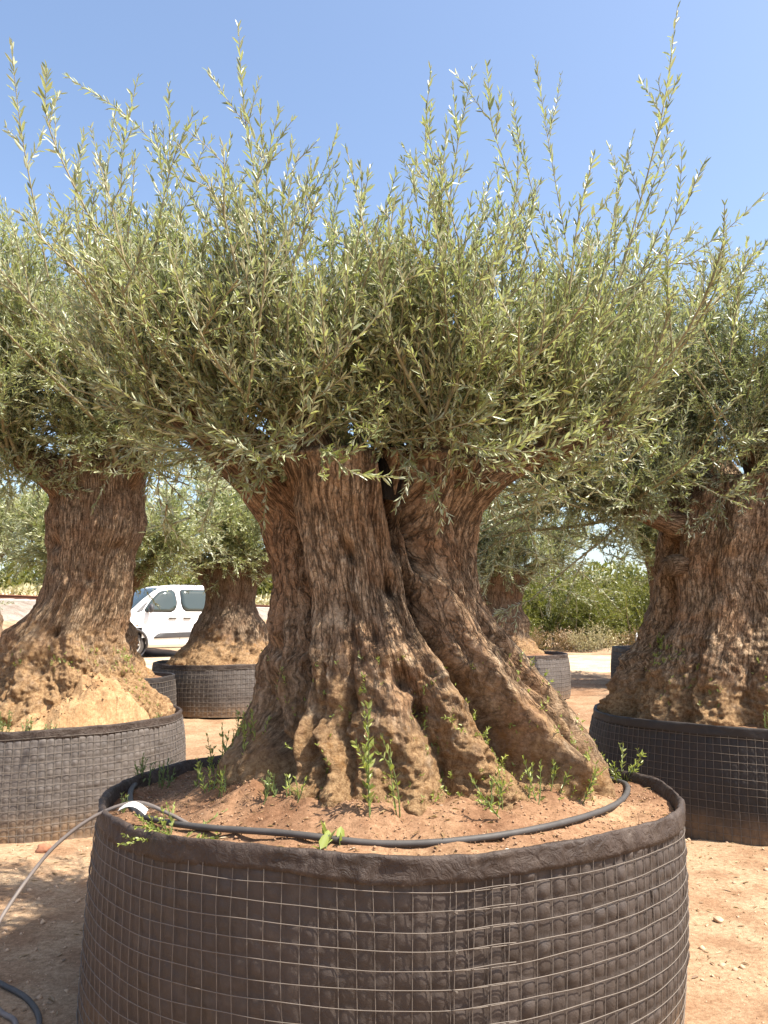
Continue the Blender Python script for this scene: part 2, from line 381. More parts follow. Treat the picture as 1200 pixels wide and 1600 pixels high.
class Leaves:
    def __init__(s): s.P, s.D, s.N, s.L, s.W, s.T = [], [], [], [], [], []
    def along(s, paths, L, spacing, ll, rng, t0=0.08, wr=0.21, spread=0.75, tintb=0.0, prob=1.0):
        N = len(paths); n = np.maximum((L * (1 - t0) / spacing).astype(int), 1); mx = n.max()
        k = np.tile(np.arange(mx), N); si = np.repeat(np.arange(N), mx); ok = k < n[si]; si, k = si[ok], k[ok]
        t = t0 + (1 - t0) * (k + 0.9 * rng.rand(len(k))) / n[si]
        t = np.clip(t, 0, 1); p, d = sample(paths, si, t)
        base = rng.rand(N)[si] * 2 * PI + (k % 2) * PI / 2 + rng.normal(size=len(k)) * 0.35
        tt = rng.rand(N)[si] * 0.5
        for side in (0, 1):
            keep = rng.rand(len(k)) < prob
            a = perp(d, ang=base + side * PI)
            sp = spread * (1.0 + 0.45 * rng.normal(size=(len(k), 1))) * (1 - 0.45 * t[:, None] ** 3)
            dd = nrm(d + a * np.clip(sp, 0.1, 2.2) + rng.normal(size=d.shape) * 0.14)
            nn = nrm(np.cross(np.cross(dd, d + 1e-3), dd) + rng.normal(size=d.shape) * 0.45)
            l = ll * (0.72 + 0.5 * rng.rand(len(k))) * (1 - 0.35 * t ** 4)
            s.P.append(p[keep]); s.D.append(dd[keep]); s.N.append(nn[keep]); s.L.append(l[keep])
            s.W.append((l * wr * (0.8 + 0.4 * rng.rand(len(k))))[keep])
            s.T.append(np.clip(0.5 * rng.rand(len(k)) + tt + 0.12 * t ** 3 + tintb, 0, 1)[keep])
    def arrays(s, quads=True):
        P, D, N = map(np.concatenate, (s.P, s.D, s.N)); L, W, T = map(np.concatenate, (s.L, s.W, s.T))
        S = nrm(np.cross(D, N)); N = np.cross(S, D); n = len(P); L = L[:, None]; W = W[:, None] * 0.5
        if quads:
            v = np.stack([P, P + D * L * .32 + S * W + N * W * .35, P + D * L * .7 + S * W * .82 + N * W * .1,
                          P + D * L - N * L * .07, P + D * L * .7 - S * W * .82 + N * W * .1, P + D * L * .32 - S * W + N * W * .35], 1)
            i = np.arange(n)[:, None] * 6
            f = np.concatenate([i + [0, 1, 2, 3], i + [0, 3, 4, 5]]); T = np.repeat(T, 6)
        else:
            v = np.stack([P, P + D * L * .45 + S * W + N * W * .3, P + D * L, P + D * L * .45 - S * W + N * W * .3], 1)
            i = np.arange(n)[:, None] * 4
            f = np.concatenate([i + [0, 1, 2], i + [0, 2, 3]]); T = np.repeat(T, 4)
        return v.reshape(-1, 3), f, T

def tubes(paths, r0, r1, n=3):
    """thin tubes along many paths at once"""
    N, m, _ = paths.shape; t = nrm(np.gradient(paths, axis=1))
    ref = np.array([0.33, 0.21, 0.92]); a = nrm(np.cross(t, ref)); b = np.cross(t, a)
    th = np.arange(n) * 2 * PI / n; u = np.linspace(0, 1, m)
    r = (r0[:, None] * (1 - u) + r1[:, None] * u)[:, :, None, None]
    v = paths[:, :, None] + r * (a[:, :, None] * np.cos(th)[:, None] + b[:, :, None] * np.sin(th)[:, None])
    i = np.arange(N)[:, None, None] * m * n; k = np.arange(m - 1)[None, :, None] * n; j = np.arange(n)[None, None]; j2 = (j + 1) % n
    f = np.stack([i + k + j, i + k + j2, i + k + n + j2, i + k + n + j], -1).reshape(-1, 4)
    return v.reshape(-1, 3), f

def crown(tree, hubs, rng, nb, nsub, nsub2, blen, slen, tlen, ll, centre, leafmat, quads=True, up=0.55, spacing=0.023, prob=1.0, droop=0.0, tint=0.0, wr=0.21, fill=2.5, vase=None, spread=0.75, gr2=0.5):
    """hubs: (x, y, z, weight) in world space; crown > leaves, crown > branches"""
    loc = np.array(tree.location)
    H = np.array(hubs, float); w = H[:, 3] / H[:, 3].sum(); hi = rng.choice(len(H), nb, p=w)
    P = H[hi, :3] + rng.normal(size=(nb, 3)) * 0.05
    D = nrm(P - np.array(centre)) * 0.8 + rng.normal(size=(nb, 3)) * 0.55; D[:, 2] += up * (0.3 + rng.rand(nb))
    L1 = blen * (0.55 + 0.65 * rng.rand(nb)); D = nrm(D)
    L1 *= 1.12 - 0.42 * np.clip(D[:, 2], 0, 1)
    b1 = grow(P, D, L1, 8, 0.55 - droop * rng.rand(nb), 0.5, rng)
    def inside(pa):                                      # upright vase habit: no long low side branches
        if vase is None: return np.ones(len(pa), bool)
        e = pa[:, -1]; m_ = pa[:, pa.shape[1] // 2]; ok = np.ones(len(pa), bool)
        for e in (e, m_):
            right = e[:, 0] > centre[0]; r_ = np.where(right, e[:, 0] - centre[0], np.hypot(e[:, 0] - centre[0], (e[:, 1] - centre[1]) * 1.25))
            lim = np.where(right, vase[0], vase[1]) + np.where(right, vase[2], vase[3]) * (e[:, 2] - 2.2)
            ok &= r_ < np.maximum(lim, 0.4)
        return ok
    k_ = inside(b1); b1, L1 = b1[k_], L1[k_]; nb = len(b1)
    n2 = nb * nsub; si = rng.randint(0, nb, n2); t = 0.02 + 0.98 * rng.rand(n2) ** 1.15
    p, d = sample(b1, si, t); a = perp(d, ang=rng.rand(n2) * 2 * PI)
    D2 = nrm(d * 0.75 + a * (0.5 + 0.5 * rng.rand(n2))[:, None]); D2[:, 2] += up * 0.5
    L2 = slen * (0.45 + 0.95 * rng.rand(n2) ** 1.4)
    b2 = grow(p, D2, L2, 6, gr2 - droop * 1.6 * rng.rand(n2), 0.45, rng)
    nf = int(nb * fill); fh = rng.choice(len(H), nf, p=w); Pf = H[fh, :3] + rng.normal(size=(nf, 3)) * 0.11
    Df = rng.normal(size=(nf, 3)) + 0.7 * nrm(Pf - np.array(centre)); Lf = slen * (0.5 + 0.8 * rng.rand(nf))
    bf = grow(Pf, nrm(Df), Lf, 6, 1.3 * rng.rand(nf) - 0.5, 0.5, rng)
    b2 = np.concatenate([b2, bf]); L2 = np.concatenate([L2, Lf]); n2 = len(b2)
    k_ = inside(b2); b2, L2 = b2[k_], L2[k_]; n2 = len(b2)
    n3 = int(n2 * nsub2); si = rng.randint(0, n2, n3); t = 0.1 + 0.8 * rng.rand(n3)
    p, d = sample(b2, si, t); a = perp(d, ang=rng.rand(n3) * 2 * PI)
    L3 = tlen * (0.4 + 0.9 * rng.rand(n3)); b3 = grow(p, nrm(d * 0.8 + a * 0.7), L3, 3, 0.25 - droop * rng.rand(n3), 0.3, rng)
    k_ = inside(b3); b3, L3 = b3[k_], L3[k_]
    lv = Leaves()
    lv.along(b1, L1, spacing * 1.1, ll, rng, t0=0.12, wr=wr, prob=prob, tintb=tint)
    lv.along(b2, L2, spacing, ll, rng, wr=wr, prob=prob, tintb=tint, spread=spread); lv.along(b3, L3, spacing, ll * 0.92, rng, wr=wr, prob=prob, tintb=tint, spread=spread)
    v, f, T = lv.arrays(quads)
    cr = mk('crown', v - loc, f, leafmat, tree, smooth=False, attrs={'tint': T}); tag(cr, kind='stuff')
    mb = MB()
    for b_, r0, r1, n in ((b1, 0.0085 * blen, 0.003, 5), (b2, 0.0038, 0.0014, 3), (b3, 0.002, 0.001, 3)):
        vv, ff = tubes(b_, np.full(len(b_), r0) * (0.7 + 0.6 * rng.rand(len(b_))), np.full(len(b_), r1), n); mb.add(vv - loc, ff)
    tw = mb.build('twigs', M['twig'], tree); tag(tw, kind='stuff')
    return b1

def limb(tree, pts, r0, r1, rng, mat, n=22, char=False, name='limb', knob=0.16):
    loc = np.array(tree.location); p = spline(pts, 26); m = len(p)
    u = np.linspace(0, 1, m); r = r0 + (r1 - r0) * u
    t = nrm(np.gradient(p, axis=0)); a = nrm(np.cross(t, [0.2, 0.95, 0.1])); b = np.cross(t, a)
    th = np.arange(n) * 2 * PI / n; seed = rng.rand() * 50
    dirs = a[:, None] * np.cos(th)[None, :, None] + b[:, None] * np.sin(th)[None, :, None]
    q = dirs * 1.3 + p[:, None] * 3 + seed
    rr = r[:, None] * (1 + knob * 1.8 * fbm(q, 3) + 0.10 * np.sin(th * 5 + seed)[None] * (1 - u)[:, None])
    v = p[:, None] + dirs * rr[..., None]
    tip = p[-1] + t[-1] * r[-1] * 0.25
    i = np.arange(m - 1)[:, None]; j = np.arange(n)[None]; j2 = (j + 1) % n
    f = np.stack([i * n + j, i * n + j2, (i + 1) * n + j2, (i + 1) * n + j], -1).reshape(-1, 4)
    V = np.concatenate([v.reshape(-1, 3), [tip]]); k = (m - 1) * n
    cap = np.stack([k + np.arange(n), k + (np.arange(n) + 1) % n, np.full(n, m * n)], -1)
    ln = np.concatenate([[0], np.cumsum(np.linalg.norm(np.diff(p, axis=0), axis=1))])
    uv = np.stack([np.tile(th * r0 * 1.0, (m, 1)), np.tile(ln[:, None], (1, n))], -1).reshape(-1, 2)
    uv = np.concatenate([uv, uv[-1:]])
    return mk(name, V - loc, [f, cap], mat, tree, attrs={'dirt': np.zeros(len(V)), 'char': np.full(len(V), 1.0 if char else 0.0)}, uv=uv)

def trunk(tree, prof, cy, ratio, feats, pits, nth, nz, rng, mat, lump=1.0, dirt_top=1.2, bark=1.0, soil_z=0.75, top_rough=0.06, mask=None):
    """fluted trunk; prof rows (z, cx, half width); theta 0 faces -y; feats: (kind, amp, width, [(z, theta)...])"""
    loc = np.array(tree.location); seed = rng.rand() * 40
    pr = np.array(prof); z = np.linspace(pr[0, 0], pr[-1, 0], nz)
    sm = spline(np.stack([pr[:, 0], pr[:, 1], pr[:, 2]], -1), 400)
    o = np.argsort(sm[:, 0]); cx = np.interp(z, sm[o, 0], sm[o, 1]); hw = np.interp(z, sm[o, 0], sm[o, 2])
    # closing rows at the top
    k = 16; zt = z[-1] + 0.07 * np.sin(np.linspace(0, 1, k + 1)[1:] * PI / 2); sc = np.cos(np.linspace(0, 1, k + 1)[1:] * PI / 2 * 0.985)
    z = np.concatenate([z, zt]); cx = np.concatenate([cx, np.full(k, cx[-1])]); hw = np.concatenate([hw, hw[-1] * sc])
    th = np.linspace(-PI, PI, nth, endpoint=False)
    TH, Z = np.meshgrid(th, z, indexing='ij'); m = np.zeros_like(TH)
    for kind, amp, wid, pts in feats:
        pts = sorted(pts); zz = np.array([q[0] for q in pts]); tt = np.array([q[1] for q in pts])
        tc = np.interp(Z, zz, tt) + 0.035 * pn(np.stack([Z * 9, Z * 0 + amp * 90, Z * 0 + tt[0]], -1))
        d = (TH - tc + PI) % (2 * PI) - PI
        fade = sstep(Z, zz[0] - 0.10, zz[0] + 0.05) * (1 - sstep(Z, zz[-1] - 0.06, zz[-1] + 0.10))
        if kind == 'R': m += amp * np.exp(-(d / wid) ** 2) * fade
        else: m -= amp * np.exp(-np.abs(d / wid) ** 1.7) * fade
    R = hw[None] * (1 + m)
    X = cx[None] + R * np.sin(TH); Y = cy - ratio * R * np.cos(TH)
    q = np.stack([np.cos(TH) * hw[None] , np.sin(TH) * hw[None], Z], -1) + seed
    flat = np.stack([np.cos(TH) * 0.45, np.sin(TH) * 0.45, Z], -1) + seed
    lowf = 1 - sstep(Z, pr[0, 0] + 0.35, pr[0, 0] + 1.0)
    if mask: lowf = lowf * mask(TH)
    dr = lump * (0.030 * fbm(q * np.array([5, 5, 2.2]), 3) + (0.010 + 0.030 * lowf) * fbm(q * np.array([11, 11, 6]), 3))
    rid = 1 - np.abs(pn(flat * np.array([26, 26, 4.5]))) * 2.0
    rid2 = 1 - np.abs(pn(flat * np.array([55, 55, 14]))) * 2.0
    dr += bark * (0.011 * rid + 0.0055 * rid2 + 0.004 * pn(q * 48))
    dr += lump * lowf * 0.016 * (0.5 - np.abs(pn(q * 13)) * 2) + lump * 0.012 * (0.4 - np.abs(pn(flat * np.array([9, 9, 2.0]))) * 2)
    if nth > 300: dr += (0.25 + lowf) * 0.018 * fbm(q * 22, 4, 0.62) + lowf * 0.014 * (0.4 - np.abs(pn(q * 27)) * 2)
    dr -= top_rough * sstep(Z, pr[-1, 0] - 0.12, pr[-1, 0]) * np.abs(fbm(flat * np.array([7, 7, 2]), 2)) 
    for (pz, pt, amp, rad) in pits:
        d = (TH - pt + PI) % (2 * PI) - PI
        e = ((d * hw[None]) ** 2 + (Z - pz) ** 2 * 0.7) / rad ** 2
        dr += amp * np.exp(-e)
    X += dr * np.sin(TH); Y -= dr * np.cos(TH); Z2 = Z + dr * 0.25 + 0.03 * sstep(Z, pr[-1, 0] - 0.1, pr[-1, 0] + 0.05) * pn(flat * 6)
    V = np.stack([X, Y, Z2], -1).reshape(-1, 3)
    d = 1 - sstep(Z + 0.22 * fbm(q * 3.0, 3), soil_z - 0.02, dirt_top)
    if mask: d = d * (0.45 + 0.55 * mask(TH) + 0.4 * (1 - sstep(Z, soil_z, soil_z + .2)))
    nzz = len(z); f = grid_faces(nth, nzz, True)
    capf = (np.arange(nth) * nzz + nzz - 1)[None]
    uv = np.stack([TH * 0.45, Z], -1).reshape(-1, 2)
    return mk('trunk', V - loc, [f, capf], mat, tree, attrs={'dirt': d.ravel(), 'char': np.zeros(d.size)}, uv=uv)

def auto_feats(rng, z0, z1, n=9, amp=0.10):
    out = []
    for k in range(n):
        t = -PI + 2 * PI * (k + 0.6 * rng.rand()) / n; tw = rng.normal() * 0.25
        out.append(('R', amp * (0.5 + rng.rand()), 0.20 + 0.1 * rng.rand(), [(z0 - .2, t), ((z0 + z1) / 2, t + tw * .5), (z1 + .2, t + tw)]))
        out.append(('G', amp * (0.5 + 1.2 * rng.rand()), 0.07 + 0.05 * rng.rand(), [(z0 - .2, t + .32), ((z0 + z1) / 2, t + .32 + tw * .4), (z0 + (z1 - z0) * (0.6 + 0.5 * rng.rand()), t + .3 + tw)]))
    return out

# ---------------------------------------------------------------- planters
def planter(c, rx, ry, h, label, rng, fabric, cell=0.05, sub=6, flare=0.05, group=None, rimf=None, soil_h=None, hemw=0.07, puff=0.008, bulge=0.02, wire_r=0.0013, base_z=0.0, crumbs=0, soilmat=None, quality=1, seam=None, mound=0.03):
    t = thing('planter', label, 'planter', (c[0], c[1], base_z), 0, group); loc = np.array(t.location)
    seed = rng.rand() * 30
    ncell = int(round(PI * (rx + ry) / cell)); nrow = int(round((h - hemw) / cell))
    nu = ncell * sub; nv = nrow * sub + 1 + 2
    def rim(ph): return (rimf(ph) if rimf else 0 * ph) + 0.012 * pn(np.stack([np.cos(ph) * 2, np.sin(ph) * 2, ph * 0 + seed], -1)) * 2
    def wall(ph, s, out=0.0):                            # ph angle (0 = towards the camera), s 0..1 from foot to rim
        q = np.stack([np.cos(ph) * 1.5, np.sin(ph) * 1.5, s * 1.1 + seed], -1)
        q3 = np.stack([np.cos(ph) * 5, np.sin(ph) * 5, s * 2.5 + seed], -1)
        r = 1 + (flare(ph) if callable(flare) else flare) * (1 - s) + bulge * np.sin(s * PI) + 0.022 * pn(q) + 0.009 * pn(q3)
        zt = h + rim(ph)
        x = c[0] + (rx * r + out) * np.sin(ph); y = c[1] - (ry * r + out) * np.cos(ph)
        return x, y, base_z + s * zt
    ph = np.linspace(0, 2 * PI, nu, endpoint=False); s = np.linspace(-0.03, 1, nv)
    PH, S = np.meshgrid(ph, s, indexing='ij')
    cu = PH / (2 * PI) * ncell; cv = S * h / cell
    pil = (np.abs(np.sin(cu * PI)) * np.abs(np.sin(cv * PI))) ** 0.38
    irr = 0.55 + 1.1 * np.clip(pn(np.stack([np.floor(cu) * 0.73, np.floor(cv) * 0.91, cu * 0 + seed], -1)) + 0.35, 0, 1)
    big = 0.6 + 0.9 * sstep(np.sin(PH - 0.1), -0.4, 0.7)
    wr = 0.0055 * pn(np.stack([np.cos(PH) * 26 * rx, np.sin(PH) * 26 * rx, S * 13], -1)) + 0.004 * pn(np.stack([np.cos(PH) * 60 * rx, np.sin(PH) * 60 * rx, S * 30], -1))
    X, Y, Z = wall(PH, S, puff * pil * irr * big * (S < 1 - hemw / h * 0.9) + wr - 0.004)
    low = 1 - sstep(S, 0.02, 0.33)
    V = np.stack([X, Y, Z], -1).reshape(-1, 3)
    mk('fabric_wall', V - loc, grid_faces(nu, nv, True)[:, ::-1], fabric, t, attrs={'low': low.ravel()})
    # rolled hem
    nh = 400 if quality else 140; ph2 = np.linspace(0, 2 * PI, nh * 2, endpoint=False)
    pr = np.array([(0.001, -1.0), (0.010, -0.98), (0.012, -0.75), (0.009, -0.45), (0.010, -0.2), (0.009, -0.03), (0.004, 0.05), (-0.004, 0.05), (-0.010, -0.03), (-0.013, -0.2), (-0.018, -0.6), (-0.022, -1.3), (-0.03, -2.2)])
    PH2, K = np.meshgrid(ph2, np.arange(len(pr)), indexing='ij')
    wob = 0.009 * pn(np.stack([np.cos(PH2) * 7, np.sin(PH2) * 7, K * 0.35 + seed], -1)) + 0.006 * pn(np.stack([np.cos(PH2) * 20, np.sin(PH2) * 20, K * 0.4 + seed], -1)) + 0.006 * pn(np.stack([np.cos(PH2) * 45 + K * .5, np.sin(PH2) * 45, K * 0.5 + seed], -1))
    x, y, z = wall(PH2, np.ones_like(PH2), pr[K, 0] + wob)
    hw_ = hemw * (1 + 0.25 * pn(np.stack([np.cos(PH2) * 3, np.sin(PH2) * 3, PH2 * 0 + seed + 5], -1)))
    z = z + pr[K, 1] * hw_ + 0.005 * pn(np.stack([np.cos(PH2) * 14, np.sin(PH2) * 14, PH2 * 0 + seed], -1)) * (pr[K, 1] > -0.5)
    V = np.stack([x, y, z], -1).reshape(-1, 3)
    mk('hem', V - loc, grid_faces(len(ph2), len(pr), True)[:, ::-1], M['hem'] if fabric != M['fabric_black'] else M['fabric_black'], t, attrs={'low': np.zeros(len(V))})
    # welded wire mesh
    mb = MB(); off = 0.0055
    sv = np.linspace(0.0, 1 - hemw * 0.8 / h, 14); phv = np.arange(ncell) * 2 * PI / ncell
    A, B_ = np.meshgrid(phv, sv, indexing='ij'); jit = 0.22 * cell / rx * pn(np.stack([A * 9, B_ * 3, A * 0 + seed], -1))
    paths = np.stack(wall(A + jit, B_, off + 0.003 * pn(np.stack([A * 30, B_ * 6, A * 0], -1))), -1)
    v, f = tubes(paths, np.full(ncell, wire_r), np.full(ncell, wire_r), 5 if quality else 3); mb.add(v - loc, f)
    np_ = ncell * (3 if quality else 2); php = np.linspace(0, 2 * PI, np_ + 1)
    srow = np.arange(1, nrow + 1) * cell / h
    A, B_ = np.meshgrid(srow, php, indexing='ij')
    paths = np.stack(wall(B_, A + 0.011 * pn(np.stack([np.cos(B_) * 4, np.sin(B_) * 4, A * 20], -1)), off + 0.0028), -1)
    v, f = tubes(paths, np.full(len(srow), wire_r), np.full(len(srow), wire_r), 5 if quality else 3); mb.add(v - loc, f)
    if seam:                                             # overlapping end of the mesh roll, tied with wire
        a0, a1 = seam; k0 = int(a0 / (2 * PI) * ncell); k1 = int(a1 / (2 * PI) * ncell)
        A, B_ = np.meshgrid((np.arange(k0, k1) + 0.22) * 2 * PI / ncell, sv, indexing='ij')
        paths = np.stack(wall(A + 0.003 * np.sin(B_ * 9), B_, off + 0.006), -1); v, f = tubes(paths, np.full(len(A), wire_r), np.full(len(A), wire_r), 5); mb.add(v - loc, f)
        A, B_ = np.meshgrid(srow + 0.006, np.linspace(k0 + 0.2, k1 - .4, (k1 - k0) * 3) * 2 * PI / ncell, indexing='ij')
        paths = np.stack(wall(B_, A + 0.003 * np.sin(B_ * 30), off + 0.0085), -1); v, f = tubes(paths, np.full(len(A), wire_r), np.full(len(A), wire_r), 5); mb.add(v - loc, f)
        for s_ in srow[::2]:                             # twisted ties
            u_ = np.linspace(0, 1, 14); p = np.stack(wall(np.full(14, (k0 + .22) * 2 * PI / ncell) + .006 * np.sin(u_ * 16), s_ + .012 * (u_ - .5) + .004 * np.cos(u_ * 16), off + .010 + .004 * np.cos(u_ * 16)), -1); mb.tube(p - loc, wire_r * .8, 4)
    wm = mb.build('wire_mesh', M['wire'], t); tag(wm, kind='stuff')
    # soil
    nr = 90 if quality else 40; na = 300 if quality else 120
    rr = np.linspace(0, 1, nr); aa = np.linspace(0, 2 * PI, na, endpoint=False); A, R_ = np.meshgrid(aa, rr, indexing='ij')
    x, y, zz = wall(A, np.ones_like(A) * 0.995, -0.018)
    x = c[0] + (x - c[0]) * R_; y = c[1] + (y - c[1]) * R_
    q = np.stack([x, y, x * 0 + seed], -1)
    q5 = q; zs = base_z + (soil_h if soil_h else h - 0.05) + 0.05 * (1 - R_) ** 1.2 + mound * (1 - sstep(R_, 0.55, 0.88)) * (1 + 0.9 * fbm(q * 5.0, 3)) + 0.03 * fbm(q * 3.5, 3) + 0.012 * fbm(q * 14, 2) + rim(A) * sstep(R_, 0.4, 1.0) * 0.8
    V = np.stack([x, y, zs], -1).reshape(-1, 3)
    mk('soil', V - loc, grid_faces(na, nr, True)[:, ::-1], soilmat or M['soil'], t)
    if crumbs:
        a = rng.rand(crumbs) * 2 * PI; r = np.sqrt(0.22 + 0.76 * rng.rand(crumbs))
        i = (a / (2 * PI) * na).astype(int) % na; j = np.clip((r * (nr - 1)).astype(int), 0, nr - 1)
        cc = V.reshape(na, nr, 3)[i, j] + rng.normal(size=(crumbs, 3)) * np.array([0.012, 0.012, 0.0])
        cc[:, 2] += 0.001
        bits(cc, 0.0016 + 0.0055 * rng.rand(crumbs) ** 4, M['crumb'], 'soil_crumbs', t, rng)
    return t, wall

def bits(cc, size, mat, name, parent, rng, flat=0.7):
    """many tiny lumps in one mesh"""
    n = len(cc); o = np.array([[1, 0, 0], [-1, 0, 0], [0, 1, 0], [0, -1, 0], [0, 0, 1], [0, 0, -1.0]])
    v = o[None] * (0.6 + 0.8 * rng.rand(n, 6, 1)); v[..., 2] *= flat
    a = rng.rand(n) * 2 * PI; ca, sa = np.cos(a)[:, None], np.sin(a)[:, None]
    x = v[..., 0] * ca - v[..., 1] * sa; y = v[..., 0] * sa + v[..., 1] * ca; z = v[..., 2] + 0.35 * x * rng.normal(size=(n, 1))
    v = np.stack([x, y, z], -1) * size[:, None, None] + cc[:, None]
    f0 = np.array([[0, 2, 4], [2, 1, 4], [1, 3, 4], [3, 0, 4], [2, 0, 5], [1, 2, 5], [3, 1, 5], [0, 3, 5]])
    f = (np.arange(n)[:, None, None] * 6 + f0[None]).reshape(-1, 3)
    loc = np.array(parent.location) if parent is not None else 0
    ob = mk(name, (v.reshape(-1, 3) - loc), f, mat, parent, smooth=False); tag(ob, kind='stuff'); return ob

# ---------------------------------------------------------------- the main olive tree in its planter
SOIL = {}
def soil_z(pl, x, y):
    o = [c for c in pl.children if c.name.split('.')[0] == 'soil'][0]
    if pl.name not in SOIL:
        n = len(o.data.vertices); a = np.zeros(n * 3, dtype=np.float32); o.data.vertices.foreach_get('co', a); SOIL[pl.name] = a.reshape(-1, 3) + np.array(pl.location)
    v = SOIL[pl.name]; return float(v[np.argmin((v[:, 0] - x) ** 2 + (v[:, 1] - y) ** 2), 2])

rng = np.random.RandomState(21)
def main_rim(ph):                                        # the hem sags at the back and stands up at the right rear
    return 0.02 * np.cos(ph) - 0.02 * np.exp(-((ph - 2.5) / 0.5) ** 2) - 0.012 * np.exp(-((ph - 4.9) / 0.4) ** 2)
main_pl, main_wall = planter((0.025, 3.31), 1.09, 1.02, 0.79, 'large dark fabric planter in wire mesh with a black hose ringed on its soil', rng, M['fabric'],
                             rimf=main_rim, soil_h=0.742, crumbs=12000, flare=lambda ph: 0.03 - 0.075 * np.cos(ph) - 0.035 * np.sin(ph), bulge=0.014, mound=0.085, seam=(0.17, 0.36))
T = thing('olive_tree', 'massive gnarled olive tree with a deeply fluted flaring trunk inside the hose ring', 'tree', (0.03, 3.38, 0.7))
MP = [(.62, .10, .84), (.70, .09, .80), (.767, .094, .77), (.864, .10, .725), (.986, .095, .665), (1.11, .074, .603), (1.235, .038, .532), (1.361, .006, .467), (1.488, -.022, .422), (1.617, -.043, .406), (1.747, -.061, .413), (1.879, -.066, .440), (1.985, -.059, .49), (2.07, -.06, .535)]
MF = [('G', .52, .125, [(1.97, -0.85), (1.74, -0.70), (1.61, -0.67), (1.46, -0.68), (1.34, -0.68), (1.23, -0.66), (1.11, -0.67), (1.0, -0.68), (0.88, -0.67)]),
      ('G', .22, .10, [(1.19, -0.99), (1.03, -0.95), (0.90, -0.81)]),
      ('R', .07, .20, [(2.1, -1.3), (1.89, -1.2), (1.61, -1.0), (1.36, -0.95), (1.12, -0.96), (0.9, -1.02)]),
      ('R', .13, .24, [(2.1, -.38), (1.9, -0.38), (1.61, -0.40), (1.37, -0.38), (1.19, -0.33), (0.97, -0.42), (0.8, -0.45)]),
      ('G', .34, .06, [(2.11, 0.42), (1.95, 0.46), (1.78, 0.55), (1.66, 0.54)]),
      ('G', .42, .10, [(2.1, 0.10), (1.95, 0.22), (1.78, 0.33)]),
      ('G', .20, .07, [(1.80, 0.32), (1.61, 0.38), (1.50, 0.39)]),
      ('G', .46, .125, [(1.55, 0.39), (1.49, 0.39), (1.34, 0.44), (1.18, 0.50), (1.03, 0.59), (0.90, 0.63)]),
      ('R', .13, .13, [(2.0, .66), (1.91, 0.68), (1.61, 0.72), (1.46, 0.69), (1.32, 0.72), (1.18, 0.78), (1.04, 0.86), (0.85, 0.86)]),
      ('G', .24, .065, [(2.05, .76), (1.9, 0.85), (1.69, 1.0), (1.54, 0.99), (1.36, 0.95), (1.22, 0.96), (1.1, 1.04), (0.9, 1.17)]),
      ('R', .06, .15, [(2.0, 1.25), (1.5, 1.3), (1.2, 1.3), (.85, 1.35)]),
      ('R', .11, .11, [(1.46, 0.07), (1.25, -0.01), (1.1, -0.04), (0.96, -0.02), (0.78, -0.01)]),
      ('G', .07, .10, [(1.16, -0.28), (1.04, -0.28), (0.90, -0.26)]),
      ('G', .05, .05, [(1.85, -0.09), (1.61, -0.08), (1.46, -0.02), (1.37, 0.02)]),
      ('R', .06, .12, [(1.32, 0.26), (1.17, 0.30), (1.02, 0.38), (0.84, 0.42)]),
      ('G', .18, .07, [(1.15, 0.10), (1.04, 0.12), (0.94, 0.16), (0.84, 0.18)]),
      ('G', .07, .06, [(1.0, 0.24), (0.84, 0.28)]), ('R', .05, .10, [(0.98, -.62), (0.78, -.66)]),
      ('G', .08, .08, [(2.0, 2.0), (0.9, 2.1)]), ('G', .10, .1, [(2.0, -2.2), (0.9, -2.1)]), ('R', .1, .3, [(2.0, 2.6), (0.9, 2.6)])]
fr = np.random.RandomState(8)                             # many thinner cords and furrows that follow the twist of the grain
for t0_ in np.linspace(-1.5, 1.5, 24) + fr.normal(size=24) * 0.03:
    t1_ = float(np.interp(t0_, [-1.5, -.82, -.38, .14, .67, .77, 1.5], [-1.4, -.67, -.45, .55, .86, 1.12, 1.5])); zc = fr.uniform(1.0, 1.9); zl = fr.uniform(.18, .5)
    zz = np.linspace(zc - zl, zc + zl, 5); tt = t1_ + (t0_ - t1_) * np.clip((zz - .9) / 1.1, 0, 1) + fr.normal(size=5) * .025
    MF.append(('G', fr.uniform(.05, .13), fr.uniform(.022, .05), list(zip(zz, tt)))); MF.append(('R', fr.uniform(.02, .06), fr.uniform(.04, .08), list(zip(zz, tt + .085))))
for kk, (kd, am, wd, pt) in enumerate(list(MF)):          # the main clefts: a broad trough with a narrow black slit at its bottom
    if kd == 'G' and am > 0.28: MF[kk] = ('G', 0.20, 0.15, pt); MF.append(('G', 0.60, 0.05, pt))
MF.append(('R', .13, .075, [(1.90, -.60), (1.74, -.54), (1.46, -.52), (1.23, -.50), (1.0, -.52)])); MF.append(('R', .12, .085, [(1.60, .55), (1.34, .60), (1.18, .66), (1.03, .75), (.92, .80)]))
MPIT = [(1.70, -.20, -.05, .028), (1.56, .12, -.06, .03), (1.82, .50, -.08, .035), (1.38, -.08, -.06, .03), (1.33, -1.0, -.05, .03), (1.10, -.42, -.05, .03), (1.23, .04, -.12, .035), (1.12, .09, -.08, .03), (1.24, .26, -.04, .022), (1.20, .30, -.03, .018), (1.46, -.19, -.045, .03), (1.27, .25, .035, .06), (1.32, .02, .03, .07), (1.26, -.27, .025, .06),
        (1.93, .58, -.04, .03), (1.72, .24, -.04, .04), (1.62, -.5, .02, .05), (1.42, -.3, .02, .05), (1.9, -.1, .018, .05), (1.07, -.12, .03, .05), (1.05, .33, -.03, .03), (1.14, .74, -.03, .03), (1.0, .9, -.035, .035)]
